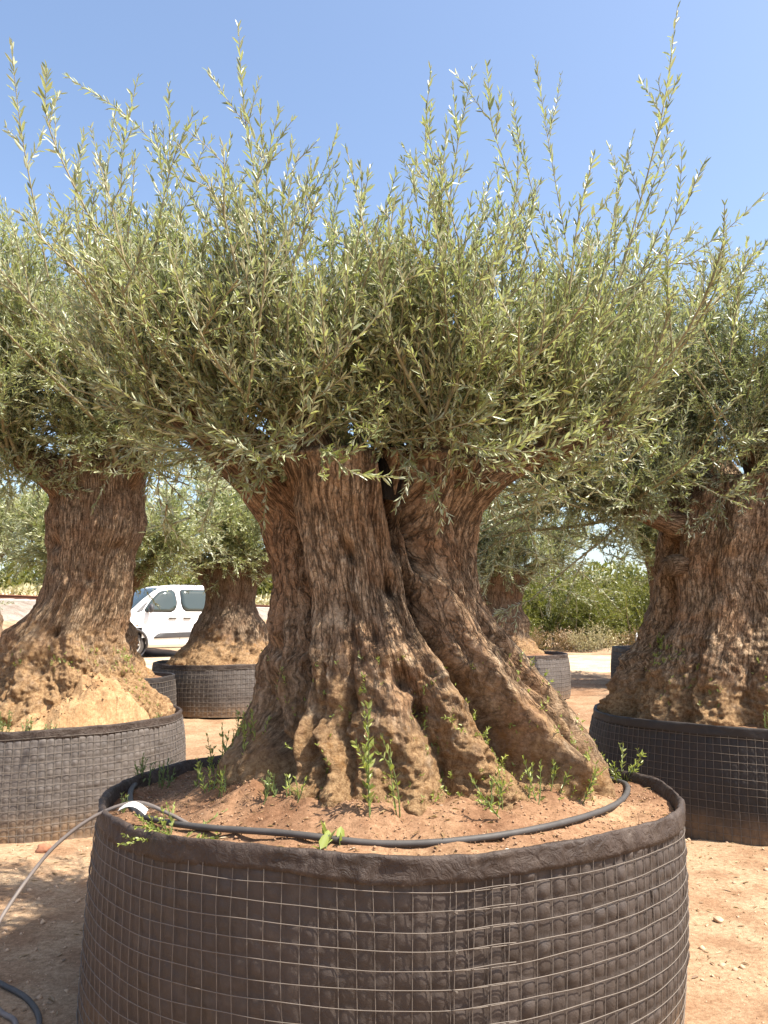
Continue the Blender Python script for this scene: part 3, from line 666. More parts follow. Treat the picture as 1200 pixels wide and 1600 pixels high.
main_trunk = trunk(T, MP, 3.38, 0.80, MF, MPIT, 720, 330, rng, M['bark'], lump=1.0, dirt_top=1.56, soil_z=0.80, mask=lambda th: 0.12 + 0.88 * np.exp(-((th - 0.02) / 0.62) ** 6))
# heavy cut limbs round the trunk top; crown branches start from their ends
limb(T, [(-0.16, 3.36, 1.62), (-0.36, 3.30, 1.88), (-0.52, 3.25, 2.05), (-0.68, 3.20, 2.18), (-0.82, 3.15, 2.30)], .17, .085, rng, M['bark'])
limb(T, [(0.10, 3.36, 1.64), (0.28, 3.30, 1.88), (0.42, 3.26, 2.02), (0.60, 3.24, 2.12), (0.92, 3.20, 2.22)], .13, .055, rng, M['bark'])
limb(T, [(0.12, 3.36, 1.70), (0.20, 3.24, 1.98), (0.25, 3.14, 2.22)], .14, .10, rng, M['bark'])
limb(T, [(-0.18, 3.36, 1.70), (-0.26, 3.20, 1.98), (-0.36, 3.03, 2.21)], .15, .10, rng, M['bark'])
limb(T, [(0.0, 3.16, 1.92), (0.02, 3.14, 2.05), (0.03, 3.13, 2.13)], .065, .035, rng, M['bark'], char=True, name='charred_stub')
limb(T, [(-0.1, 3.5, 1.9), (-0.15, 3.6, 2.1), (-0.3, 3.8, 2.3)], .18, .09, rng, M['bark'])
limb(T, [(0.15, 3.5, 1.9), (0.25, 3.65, 2.1), (0.4, 3.85, 2.3)], .16, .08, rng, M['bark'])
HUB = [(-0.82, 3.15, 2.30, 1.3), (-0.60, 3.05, 2.18, .8), (0.90, 3.25, 2.24, .9), (0.62, 3.2, 2.18, .8), (0.25, 3.06, 2.2, 1.2), (-0.36, 2.98, 2.2, 1.3), (0.02, 3.1, 2.2, .9), (0.06, 3.28, 2.2, .9), (-.1, 3.5, 2.2, .7), (.15, 3.6, 2.2, .7), (-0.3, 3.8, 2.3, 1), (0.4, 3.85, 2.3, 1), (-0.9, 3.4, 2.35, .6), (0.7, 3.6, 2.3, .6)]
crown(T, HUB, rng, 310, 9, 1.5, 0.84, 0.33, 0.15, 0.041, (0.0, 3.35, 1.75), M['leaf'], up=0.85, spacing=0.023, spread=0.65, gr2=0.8, fill=2.6, vase=(1.15, 1.28, 0.6, 0.7))
# the long upright whips that stand clear of the crown, and the low sprays over the trunk: (base, middle, tip)
SHOOTS = [
((-0.44, 2.96, 2.85), (-0.54, 2.9, 3.37), (-0.57, 2.85, 3.75)),
((-1.37, 3.11, 2.83), (-1.48, 3.05, 3.39), (-1.53, 3.0, 3.78)),
((-0.99, 2.81, 2.73), (-1.23, 2.75, 3.22), (-1.24, 2.7, 3.46)),
((-0.63, 3.56, 2.97), (-1.11, 3.5, 3.69), (-1.49, 3.45, 3.97)),
((-1.13, 3.26, 2.99), (-1.12, 3.2, 3.42), (-1.05, 3.15, 3.76)),
((-0.96, 3.26, 2.93), (-0.92, 3.2, 3.36), (-0.92, 3.15, 3.7)),
((-0.9, 2.96, 2.79), (-0.83, 2.9, 3.16), (-0.73, 2.85, 3.38)),
((-0.42, 2.81, 2.73), (-0.43, 2.75, 3.07), (-0.38, 2.7, 3.3)),
((-0.28, 2.81, 2.65), (-0.29, 2.75, 2.92), (-0.24, 2.7, 3.09)),
((-0.11, 2.81, 2.58), (-0.09, 2.75, 2.87), (-0.05, 2.7, 3.06)),
((0.26, 3.26, 2.93), (0.18, 3.2, 3.42), (0.2, 3.15, 3.79)),
((0.26, 3.41, 3.06), (0.33, 3.35, 3.55), (0.4, 3.3, 3.89)),
((0.67, 3.11, 2.83), (0.46, 3.05, 3.39), (0.42, 3.0, 3.68)),
((0.87, 3.71, 3.07), (0.69, 3.65, 3.63), (0.62, 3.6, 3.97)),
((0.92, 3.71, 3.07), (0.81, 3.65, 3.73), (0.74, 3.6, 4.17)),
((0.68, 2.81, 2.63), (0.71, 2.75, 2.9), (0.76, 2.7, 3.11)),
((0.91, 2.96, 2.74), (1.08, 2.9, 3.37), (1.15, 2.85, 3.82)),
((1.03, 3.41, 2.97), (1.04, 3.35, 3.3), (1.11, 3.3, 3.59)),
((1.01, 3.41, 2.88), (1.2, 3.35, 3.36), (1.27, 3.3, 3.62)),
((0.99, 3.11, 2.7), (1.19, 3.05, 3.05), (1.29, 3.0, 3.27)),
((0.91, 3.11, 2.73), (1.3, 3.05, 2.94), (1.54, 3.0, 3.14)),
((-0.61, 3.71, 3.0), (-0.71, 3.65, 3.37), (-0.77, 3.6, 3.65)),
((0.0, 2.96, 2.66), (0.0, 2.9, 2.95), (0.05, 2.85, 3.14)),
((-0.22, 3.71, 2.94), (-0.25, 3.65, 3.3), (-0.17, 3.6, 3.57)),
((-0.35, 2.81, 2.65), (-0.37, 2.75, 2.92), (-0.33, 2.7, 3.16)),
((-1.12, 3.11, 2.83), (-1.13, 3.05, 3.19), (-1.09, 3.0, 3.47)),
((-1.14, 2.96, 2.74), (-1.19, 2.9, 3.05), (-1.15, 2.85, 3.31)),
((0.21, 2.81, 2.7), (0.21, 2.75, 3.0), (0.23, 2.7, 3.24)),
((0.43, 3.71, 3.0), (0.46, 3.65, 3.3), (0.52, 3.6, 3.57)),
((1.59, 3.56, 2.63), (1.63, 3.5, 2.95), (1.66, 3.45, 3.17)),
((-0.47, 2.9, 2.1), (-0.88, 2.75, 2.21), (-1.01, 2.65, 2.35)),
((-0.26, 2.85, 2.11), (-0.12, 2.7, 1.95), (0.03, 2.6, 1.91)),
((-0.23, 2.9, 2.17), (-0.4, 2.75, 2.01), (-0.6, 2.65, 2.1)),
((0.32, 2.9, 2.08), (0.56, 2.75, 2.03), (0.75, 2.65, 2.13)),
((0.21, 2.85, 2.1), (0.42, 2.7, 2.02), (0.56, 2.6, 2.14)),
((-0.46, 2.8, 2.05), (-0.28, 2.65, 2.08), (-0.21, 2.55, 2.23)),
((-0.44, 3.0, 2.12), (-0.65, 2.85, 2.11), (-0.81, 2.75, 2.25)),
((0.23, 2.8, 2.12), (0.43, 2.65, 2.15), (0.63, 2.55, 2.21)),
((0.57, 3.2, 2.16), (0.83, 3.05, 2.26), (0.98, 2.95, 2.43)),
]
for k, (a, b, c) in enumerate(SHOOTS):
    p = spline([a, b, c], 15); L = np.linalg.norm(np.diff(p, axis=0), axis=1).sum(); paths = p[None]
    lv = Leaves(); lv.along(paths, np.array([L]), 0.027, 0.054, rng, t0=0.12, spread=0.75, tintb=0.04, wr=0.20)
    mb = MB(); vv, ff = tubes(paths, np.array([0.0036]), np.array([0.0010]), 4); mb.add(vv, ff)
    ns = 4 if k < 30 else 3                              # short side shoots on the lower half
    t = 0.05 + 0.55 * rng.rand(ns); q, d = sample(paths, np.zeros(ns, int), t); w = perp(d, ang=rng.rand(ns) * 2 * PI)
    Ls = 0.10 + 0.20 * rng.rand(ns); sp = grow(q, nrm(d + 0.6 * w), Ls, 4, np.full(ns, 0.4), 0.3, rng)
    lv.along(sp, Ls, 0.023, 0.043, rng, spread=0.6, tintb=0.06); v2, f2 = tubes(sp, np.full(ns, .0022), np.full(ns, .001), 3); mb.add(v2, f2)
    v, f, Tn = lv.arrays(); mb.add(v, f, 1); off = np.array(T.location)
    tint = np.concatenate([np.zeros(len(vv) + len(v2)), Tn]); mb.v = [q - off for q in mb.v]
    mb.build('shoot', [M['twig'], M['leaf']], T, smooth=False, attrs={'tint': tint})

# little green sprouts rooted in the dirt on the lower trunk
tv = np.zeros(len(main_trunk.data.vertices) * 3, dtype=np.float32); main_trunk.data.vertices.foreach_get('co', tv); tv = tv.reshape(-1, 3) + np.array(T.location)
def sprouts(tree, tv, n, zlo, zhi, rng, ll=0.016, bias=None):
    ok = (tv[:, 2] > zlo) & (tv[:, 2] < zhi) & (tv[:, 1] < tree.location[1] + 0.1)
    idx = np.where(ok)[0]; w = np.ones(len(idx)) if bias is None else bias(tv[idx]); w /= w.sum()
    # patches
    seeds = tv[rng.choice(idx, max(6, n // 9), p=w)]; P = []
    for s in seeds:
        d = np.linalg.norm(tv[idx] - s, axis=1); near = idx[d < 0.12]
        if len(near): P.append(tv[rng.choice(near, 9)])
    P = np.concatenate(P); N = len(P); D = rng.normal(size=(N, 3)) * 0.35; D[:, 2] += 1; D[:, 1] -= 0.4
    L = 0.012 + 0.045 * rng.rand(N) ** 2; pa = grow(P - np.array([0, -0.004, 0.004]), nrm(D), L, 3, np.full(N, .3), .3, rng)
    lv = Leaves(); lv.along(pa, L, 0.008, ll, rng, t0=0.2, wr=0.36, spread=1.0); v, f, Tn = lv.arrays()
    o = mk('sprouts', v - np.array(tree.location), f, M['weed'], tree, smooth=False, attrs={'tint': Tn}); tag(o, kind='stuff')
sprouts(T, tv, 480, 0.78, 1.3, rng, bias=lambda p: np.exp(-((p[:, 0] - 0.36) / 0.30) ** 2) * np.exp(-(p[:, 2] - .8) / .35) + 0.15)

# ---------------------------------------------------------------- neighbouring olive trees
def olive(cx, cy, base_z, prof, label, plabel, rng, fabric, pr=(1.08, 1.08), ph=0.70, hubs=None, limbs=(), centre=None, nth=320, nz=190, nb=70, nsub=9, nsub2=2, blen=1.2, slen=0.42, tlen=0.18, ll=0.052, quads=True,
          leafmat=None, up=0.55, group=None, prob=1.0, droop=0.15, feats=None, pits=(), lump=1.0, dirt_top=1.2, sub=4, mesh_r=0.0019, quality=0, cell=0.05, mat=None, soilmat=None, crumbs=0, pcx=None, spacing=0.023, wr=0.21, pgroup=None, fill=2.5):
    pcx = pcx or (cx, cy)
    p, w = planter(pcx, pr[0], pr[1], ph, plabel, rng, fabric, sub=sub, cell=cell, base_z=base_z, wire_r=mesh_r, quality=quality, flare=0.03, soilmat=soilmat, crumbs=crumbs, puff=0.008, group=pgroup)
    t = thing('olive_tree', label, 'tree', (cx, cy, base_z + ph - 0.1), 0, group)
    z0, z1 = prof[0][0], prof[-1][0]
    tr = trunk(t, prof, cy, 0.85, feats if feats is not None else auto_feats(rng, z0, z1), pits, nth, nz, rng, mat or M['bark_far'], lump=lump, dirt_top=dirt_top, soil_z=base_z + ph)
    for (pts, r0, r1) in limbs: limb(t, pts, r0, r1, rng, mat or M['bark_far'], n=14)
    crown(t, hubs, rng, nb, nsub, nsub2, blen, slen, tlen, ll, centre or (cx, cy, z1 - 0.5), leafmat or M['leaf'], quads=quads, up=up, prob=prob, droop=droop, spacing=spacing, wr=wr, fill=fill)
    return t, p, w, tr

rng = np.random.RandomState(5)
LP_ = [(.60, -2.48, .74), (.77, -2.47, .66), (.90, -2.50, .56), (1.02, -2.53, .475), (1.27, -2.54, .40), (1.476, -2.463, .35), (1.68, -2.41, .315), (1.94, -2.385, .325), (2.10, -2.365, .362), (2.2, -2.36, .372), (2.41, -2.365, .352), (2.56, -2.37, .37), (2.66, -2.37, .39)]
LF = [('G', .22, .07, [(2.7, -.5), (2.4, -.55), (2.1, -.5), (2.0, -.45)]), ('G', .12, .07, [(2.7, .35), (2.4, .42), (2.25, .45)]), ('R', .08, .3, [(2.4, .8), (2.0, .7)]), ('R', .10, .2, [(2.3, -.95), (2.0, -.9)]),
      ('R', .10, .2, [(1.5, -.3), (1.1, -.35), (.7, -.3)]), ('R', .10, .18, [(1.5, .35), (1.1, .4), (.7, .45)]), ('G', .10, .09, [(1.5, .05), (1.1, .02), (.7, .02)]), ('G', .12, .08, [(1.4, -.7), (1.0, -.7), (.7, -.72)]), ('R', .1, .15, [(1.4, -1.05), (.7, -1.1)]), ('G', .08, .08, [(1.4, .9), (.7, .9)])]
LF += auto_feats(rng, .7, 2.6, 11, .055)
LPIT = [(1.75, .35, -.05, .035), (1.85, -.55, -.05, .04), (1.2, -.35, .05, .07), (1.0, .3, .05, .06), (.95, -.2, .06, .06), (1.15, .5, .04, .06), (1.45, -.5, .03, .06), (.9, -.8, .06, .07), (2.03, -.66, -.08, .05), (1.33, .05, -.07, .03), (1.05, -.1, -.06, .04), (1.08, -.55, -.05, .05), (1.66, -.2, .02, .04), (1.02, .6, -.04, .04), (1.3, -1.0, .05, .08), (2.0, .85, -.03, .03)]
left_tree, left_pl, lw, ltr = olive(-2.42, 6.5, 0.0, LP_, 'olive tree with knot holes in its trunk and sand heaped at its foot', 'wire-mesh planter with sand heaped inside and its fabric torn at one side', rng, M['fabric_grey'],
    pr=(1.10, 1.10), ph=0.70, pcx=(-2.74, 6.5), feats=LF, pits=LPIT, mat=M['bark'], dirt_top=1.75, lump=1.25, nth=380, nz=240, soilmat=M['sandpile'], crumbs=1500,
    limbs=[([(-2.50, 6.4, 2.45), (-2.66, 6.35, 2.60), (-2.86, 6.3, 2.72), (-3.1, 6.3, 2.95)], .17, .09), ([(-2.22, 6.45, 2.45), (-2.08, 6.4, 2.62), (-1.95, 6.35, 2.78), (-1.85, 6.3, 3.0)], .15, .08),
           ([(-2.36, 6.35, 2.5), (-2.36, 6.25, 2.7), (-2.4, 6.2, 2.95)], .16, .10), ([(-2.4, 6.7, 2.5), (-2.45, 6.9, 2.75), (-2.5, 7.1, 3.0)], .17, .1)],
    hubs=[(-3.1, 6.3, 2.9, 1.2), (-1.85, 6.3, 2.95, 1.2), (-2.4, 6.2, 2.9, 1.2), (-2.5, 7.1, 3.0, .8), (-2.86, 6.2, 2.75, .8), (-2.1, 6.2, 2.8, .7)], nb=190, nsub=11, blen=1.85, slen=0.50, ll=0.055, up=0.8, droop=0.4)
# sand heaped against the foot of this tree
aa = np.linspace(0, 2 * PI, 110, endpoint=False); rr = np.linspace(0, 1, 46); A, R_ = np.meshgrid(aa, rr, indexing='ij')
x = -2.18 + 0.60 * R_ * np.cos(A); y = 6.08 + 0.60 * R_ * np.sin(A); q = np.stack([x, y, x * 0], -1)
z = 0.60 + 0.42 * (1 - R_) ** 0.9 + 0.16 * fbm(q * 3.2, 3) * (1 - R_ ** 4) + 0.07 * fbm(q * 11, 4)
dc = np.hypot(x + 2.74, y - 6.5); z = np.where(dc > 0.95, np.minimum(z, 0.66 - (dc - 0.95)), z); sc_ = np.where(dc > 1.05, 1.05 / dc, 1.0); x = -2.74 + (x + 2.74) * sc_; y = 6.5 + (y - 6.5) * sc_
hp = mk('sand_heap', np.stack([x, y, z], -1).reshape(-1, 3) - np.array(left_pl.location), grid_faces(110, 46, True), M['sandpile'], left_pl)
V = np.stack([x, y, z], -1)
sel = (rng.randint(0, 110, 900), rng.randint(3, 44, 900)); bits(V[sel] + rng.normal(size=(900, 3)) * .006, .003 + .012 * rng.rand(900) ** 3, M['sandpile'], 'sand_crumbs', left_pl, rng)
# torn black lining at its side
A, S_ = np.meshgrid(np.linspace(0.75, 1.75, 60), np.linspace(-.02, .42, 16), indexing='ij')
top = 0.10 + 0.32 * np.clip((A - 0.8) / .7, 0, 1) ** .8
x, y, z = lw(A, S_ / .42 * top, 0.018 + 0.012 * pn(np.stack([A * 9, S_ * 8, A * 0], -1)))
mk('torn_lining', np.stack([x, y, z], -1).reshape(-1, 3) - np.array(left_pl.location), grid_faces(60, 16)[:, ::-1], M['fabric_black'], left_pl, attrs={'low': np.zeros(960)})
ltv = np.zeros(len(ltr.data.vertices) * 3, dtype=np.float32); ltr.data.vertices.foreach_get('co', ltv); ltv = ltv.reshape(-1, 3) + np.array(left_tree.location)
sprouts(left_tree, ltv, 130, 0.72, 1.2, rng, 0.02)

RP_ = [(.58, 2.90, 1.02), (.78, 2.88, .98), (.87, 2.865, .93), (1.02, 2.875, .87), (1.27, 2.89, .745), (1.527, 2.913, .65), (1.784, 2.90, .605), (2.045, 2.95, .62), (2.308, 3.0, .615), (2.42, 3.03, .595), (2.52, 3.05, .57)]
right_tree, right_pl, rw, rtr = olive(2.95, 6.5, 0.0, RP_, 'broad olive tree with rippled bark and a low limb reaching over the sandy gap', 'wide charcoal planter holding dark soil and a broad rippled trunk', rng, M['fabric_black'],
    pr=(1.32, 1.25), ph=0.72, pcx=(3.02, 6.5), mat=M['bark'], dirt_top=1.25, lump=1.7, nth=420, nz=240, feats=auto_feats(rng, .7, 2.5, 13, .10), pits=[(2.1, .1, -.08, .05), (1.9, -.5, -.05, .05), (2.3, .05, -.1, .09), (1.5, -.7, .05, .08), (1.2, -.3, .05, .1)],
    limbs=[([(2.60, 6.4, 2.15), (2.35, 6.3, 2.17), (2.05, 6.2, 2.25), (1.55, 6.15, 2.45)], .13, .05), ([(2.48, 6.35, 1.88), (2.32, 6.25, 1.86), (2.20, 6.2, 1.84)], .09, .075), ([(3.15, 6.35, 2.3), (3.08, 6.3, 2.6), (2.98, 6.25, 2.85), (2.85, 6.2, 3.1)], .22, .13),
           ([(3.4, 6.5, 2.4), (3.6, 6.5, 2.7), (3.8, 6.5, 3.0)], .2, .1), ([(2.75, 6.5, 2.35), (2.62, 6.5, 2.5), (2.5, 6.5, 2.7)], .17, .1), ([(3.0, 6.8, 2.4), (3.0, 7.0, 2.7), (2.9, 7.2, 3.0)], .2, .1)],
    hubs=[(1.95, 6.1, 2.35, 1.2), (2.85, 6.2, 3.0, 1.2), (3.8, 6.5, 3.0, 1), (2.5, 6.5, 2.7, 1.3), (2.9, 7.2, 3.0, .8), (3.2, 6.2, 3.0, .9), (2.2, 6.3, 2.5, 1.0), (1.55, 6.2, 2.45, 1.2), (1.72, 6.2, 2.25, .5), (1.75, 6.2, 2.8, 1.0), (2.05, 6.2, 2.75, .9), (2.3, 6.3, 3.0, .8), (2.75, 6.0, 2.62, .8), (3.15, 5.95, 2.62, .6)], nb=200, nsub=10, blen=1.45, slen=0.46, ll=0.052, up=0.65, droop=0.55, leafmat=M['leaf_grey'])
rtv = np.zeros(len(rtr.data.vertices) * 3, dtype=np.float32); rtr.data.vertices.foreach_get('co', rtv); rtv = rtv.reshape(-1, 3) + np.array(right_tree.location)
sprouts(right_tree, rtv, 160, 0.74, 1.3, rng, 0.022)

def far_olive(cx, cy, wmid, wbase, ztop, lean, label, plabel, seed, fabric, limbs, nb=48, blen=1.1, hubs=None, ph=0.66, up=.5, droop=.4, dirt_top=1.3, pr=1.08):
    g = float(gz0(cx, cy)); r = np.random.RandomState(seed); h = ztop - g
    pf = [(g + ph - .12, cx, wbase * 1.05), (g + ph, cx, wbase), (g + ph + .12, cx + lean * .1, wbase * .84), (g + ph + .30, cx + lean * .3, wbase * .66), (g + ph + .5, cx + lean * .5, (wbase * .3 + wmid * .72)), (g + ph + (h - ph) * .55, cx + lean * .6, wmid), (g + ph + (h - ph) * .8, cx + lean, wmid * 1.1), (ztop, cx + lean * 1.2, wmid * 1.22)]
    L = [([(cx + lean + a * .35, cy, ztop - .3), (cx + lean + a * .8, cy - .1, ztop - .05 + b * .3), (cx + lean + a * 1.25, cy - .2, ztop + .15 + b)], rr, rr * .55) for a, b, rr in limbs]
    hb = hubs or [(q[0][-1][0], q[0][-1][1], q[0][-1][2], 1.0) for q in L] + [(cx, cy + .6, ztop + .2, 1.0), (cx, cy - .35, ztop + .1, 1.2), (cx + .25, cy - .3, ztop + .05, .8), (cx - .25, cy - .3, ztop + .05, .8)]
    return olive(cx, cy, g, pf, label, plabel, r, fabric, pr=(pr, pr), ph=ph, limbs=L, hubs=hb, nth=170, nz=110, nb=nb, nsub=11, nsub2=2, blen=blen, slen=.44, tlen=.2, ll=.075, quads=False, up=up, droop=droop, sub=3, mesh_r=0.0026, cell=.06, lump=1.3, dirt_top=g + dirt_top, spacing=.03, leafmat=M['leaf'] if seed % 2 else M['leaf_grey'], wr=.25, fill=5)
far_olive(-2.28, 12.0, .34, .84, 2.30, -.02, 'olive tree with a forked top and twisted roots beside the white van', 'low black planter between the heaped sand and the fluted trunk', 31, M['fabric_grey'], [(-.6, .12, .19), (.72, .22, .19), (.0, .2, .15)], nb=75, blen=1.35)
far_olive(-3.58, 10.2, .30, .60, 2.02, .04, 'slender olive tree in shade before the van bonnet', 'dark planter partly hidden at the foot of the slender olive', 43, M['fabric_black'], [(.55, .02, .12), (-.5, .2, .15)], pr=.92, blen=1.1, nb=66, droop=.75)
far_olive(-7.35, 14.2, .40, .80, 2.6, .0, 'olive tree standing before the ballast bank with drooping pale foliage', 'dark planter below the railway bank', 57, M['fabric_black'], [(.65, .1, .16), (-.5, .2, .15), (.3, .35, .12)], nb=60, blen=1.2, droop=.55)
far_olive(1.90, 13.3, .31, .62, 2.25, .04, 'olive tree with a crooked narrow trunk in front of the green bushes', 'ribbed charcoal planter standing by the pale track', 68, M['fabric_grey'], [(.55, .0, .14), (-.5, .2, .14), (.1, .3, .13)], nb=90, blen=1.35, droop=.4)
far_olive(5.15, 14.3, .34, .66, 2.5, .05, 'olive tree mostly hidden behind the broad rippled trunk', 'black planter by the pale track next to the broad rippled trunk', 75, M['fabric_black'], [(-.5, .15, .14), (.5, .2, .14)], nb=90, blen=1.5, droop=.5)

# ---------------------------------------------------------------- white van parked behind the trees
M['paint'] = plain('white_paint', (0.80, 0.79, 0.77), 0.3, 0.5, 0, 0.03, 2)
M['trim'] = plain('black_trim', (0.055, 0.053, 0.055), 0.55, 0.4, 0, 0.15)
M['tyre'] = plain('tyre_rubber', (0.075, 0.068, 0.062), 0.85, 0.2, 0, 0.2)
M['rimm'] = plain('silver_wheel', (0.52, 0.50, 0.47), 0.4, 0.5, 0.5, 0.08)
M['lamp'] = plain('clear_lamp', (0.60, 0.62, 0.64), 0.12, 0.6, 0, 0.05)
M['amber'] = plain('amber_lens', (0.5, 0.22, 0.04), 0.3, 0.5)
M['print'] = plain('grey_lettering', (0.30, 0.29, 0.28), 0.6, 0.3)
tg = NT('van_glass'); tg.fin((0.045, 0.06, 0.057), 0.05, None, 0.6); M['glass'] = tg.m
def build_van():
    th = math.radians(40); ox = np.array([-6.05, 19.5]) - 0.92 * np.array([math.cos(th), math.sin(th)]) + 0.92 * np.array([-math.sin(th), math.cos(th)])
    g = float(gz0(ox[0], ox[1]))
    van = thing('van', 'white panelled passenger van with dark side moulding parked beyond the trees', 'van', (ox[0], ox[1], g + 0.015), th)
    # stations: x, roof/hood z, belt z, roof half width, body half width, floor z
    ST = [(0.0, .62, .55, .60, .62, .34), (.05, .80, .66, .70, .76, .26), (.16, .93, .76, .74, .84, .24), (.45, 1.03, .90, .76, .90, .24), (.80, 1.10, 1.02, .76, .915, .24), (1.0, 1.20, 1.06, .74, .92, .24),
          (1.25, 1.43, 1.08, .71, .92, .24), (1.55, 1.66, 1.10, .70, .92, .24), (1.80, 1.765, 1.11, .70, .92, .24), (2.3, 1.815, 1.12, .71, .92, .24), (3.2, 1.815, 1.13, .71, .92, .24), (4.0, 1.78, 1.13, .70, .915, .25), (4.28, 1.72, 1.12, .69, .90, .28), (4.38, 1.40, 1.05, .68, .86, .34), (4.40, .9, .8, .66, .82, .40)]
    S = np.array(ST); xs = np.unique(np.concatenate([np.linspace(0, 4.4, 90), S[:, 0]])); st = np.stack([np.interp(xs, S[:, 0], S[:, k]) for k in range(6)], -1)
    def section(q):
        x, zr, zb, rw, bw, fl = q
        half = [(bw * .80, fl), (bw * .95, fl + .02), (bw * .985, fl + .10), (bw, fl + .30 * (zb - fl)), (bw, fl + .6 * (zb - fl)), (bw * .985, fl + .88 * (zb - fl)), (bw * .965, zb), (bw * .965 + (rw - bw * .965) * .55, zb + (zr - zb) * .55), (rw, zb + (zr - zb) * .90), (rw * .93, zb + (zr - zb) * .965), (rw * .6, zr), (0.0, zr + .012)]
        return [(x, -a, b) for a, b in half] + [(x, a, b) for a, b in half[::-1][1:]]
    V = np.array([section(q) for q in st]); n = V.shape[1]
    f = grid_faces(len(xs), n)
    caps = [np.arange(n)[None], (np.arange(n)[::-1] + (len(xs) - 1) * n)[None]]
    # cut the front and rear wheel openings out of the side faces (black liners sit behind)
    cen = V.reshape(-1, 3)[f].mean(1); cut = np.zeros(len(f), bool)
    for wx in (0.92, 3.70): cut |= ((cen[:, 0] - wx) ** 2 + (cen[:, 2] - 0.32) ** 2 < 0.36 ** 2) & (np.abs(cen[:, 1]) > .6)
    body = mk('body', V.reshape(-1, 3), [f[~cut]] + caps, M['paint'], van)
    def sy(x, z):
        q = [np.interp(x, S[:, 0], S[:, k]) for k in range(6)]; sec = np.array(section(q))[:12]
        return -np.interp(z, sec[:, 2], -sec[:, 1])
    def panel(name, poly, off, mat, parent, side=-1, th_=.012, nsub=6):
        """thin shaped plate lying on the body side; poly (x, z)"""
        P = []
        for a, b in zip(poly, poly[1:] + poly[:1]):
            for k in range(nsub): P.append((a[0] + (b[0] - a[0]) * k / nsub, a[1] + (b[1] - a[1]) * k / nsub))
        P = np.array(P); c = P.mean(0); R = [1.0, .7, .4, .1]; n_ = len(P)
        ring = np.concatenate([c + (P - c) * r for r in R])
        yy = np.array([sy(a, b) for a, b in ring])
        o = np.stack([ring[:, 0], (yy - off) * -side, ring[:, 1]], -1)
        inn = o[:n_].copy(); inn[:, 1] += th_ * -side
        v = np.concatenate([o, inn]); fs = []
        for k in range(3):
            for i in range(n_): fs.append([k * n_ + i, k * n_ + (i + 1) % n_, (k + 1) * n_ + (i + 1) % n_, (k + 1) * n_ + i])
        for i in range(n_): fs.append([i, 4 * n_ + i, 4 * n_ + (i + 1) % n_, (i + 1) % n_])
        return mk(name, v, [np.array(fs), (np.arange(n_) + 3 * n_)[None]], mat, parent)
    def rounded(p, r=.05):
        out = []
        for a, b, c in zip([p[-1]] + p[:-1], p, p[1:] + [p[0]]):
            b_ = np.array(b)
            for q in (a, c):
                d = np.array(q) - b_; l = np.linalg.norm(d); out.append(tuple(b_ + d / l * min(r, l * .4)))
        return out
    fw = rounded([(1.20, 1.135), (1.42, 1.40), (1.66, 1.62), (2.02, 1.665), (2.07, 1.30), (1.95, 1.13)], .06)
    mw = rounded([(2.27, 1.15), (2.20, 1.30), (2.20, 1.67), (3.12, 1.67), (3.12, 1.15)], .05)
    rw_ = rounded([(3.26, 1.15), (3.26, 1.66), (3.98, 1.62), (4.05, 1.17)], .05)
    for side in (-1, 1):
        for nm, poly in (('front_window', fw), ('side_window', mw), ('rear_quarter_window', rw_)):
            big = [((a - np.mean([q[0] for q in poly])) * 1.06 + np.mean([q[0] for q in poly]), (b - np.mean([q[1] for q in poly])) * 1.09 + np.mean([q[1] for q in poly])) for a, b in poly]
            fr = panel(nm, big, .004, M['trim'], van, side); panel('glass', poly, .009, M['glass'], fr, side)
        panel('quarter_glass', rounded([(.98, 1.085), (1.16, 1.13), (1.40, 1.44)], .02), .006, M['trim'], van, side)
        md = rounded([(1.42, .47), (1.58, .60), (2.95, .635), (3.02, .50)], .04)
        panel('side_moulding', md, .022, M['trim'], van, side, th_=.03)
        panel('side_moulding', rounded([(3.06, .50), (3.0, .64), (3.30, .64), (3.22, .50)], .03), .02, M['trim'], van, side, th_=.03)
        for hx in (1.93, 2.32): 
            b = MB(); y_ = (sy(hx, .96) - .025) * -side; b.box((hx, y_, .965), (.20, .03, .035)); b.build('door_handle', M['trim'], van, smooth=False)
        for dx in (1.14, 2.14, 3.18):                     # door shut lines
            zz = np.linspace(.30, 1.10, 9); b = MB(); b.tube([(dx, (sy(dx, z_) - .0005) * -side, z_) for z_ in zz], .006, 4); b.build('door_seam', M['trim'], van)
        b = MB(); y_ = (sy(1.02, .80) - .004) * -side; b.box((1.02, y_, .80), (.05, .012, .025)); b.build('side_indicator', M['amber'], van, smooth=False)
        # mirror
        b = MB(); y0_ = sy(1.30, 1.12) * -side; s_ = side
        b.tube([(1.28, y0_ - 0.02 * -s_ * -1, 1.12), (1.30, y0_ + s_ * .07 * 1, 1.14)], .025, 8); b.build('mirror_arm', M['trim'], van)
        b = MB(); b.lathe([(.001, -.05), (.07, -.045), (.085, 0), (.07, .045), (.001, .05)], 14, 'y'); mv = np.concatenate(b.v); mv = mv[:, [1, 0, 2]] * np.array([1.0, 1.15, 1.35]) + np.array([1.31, y0_ + s_ * .15, 1.20])
        b.v = [mv]; b.build('mirror', M['trim'], van)
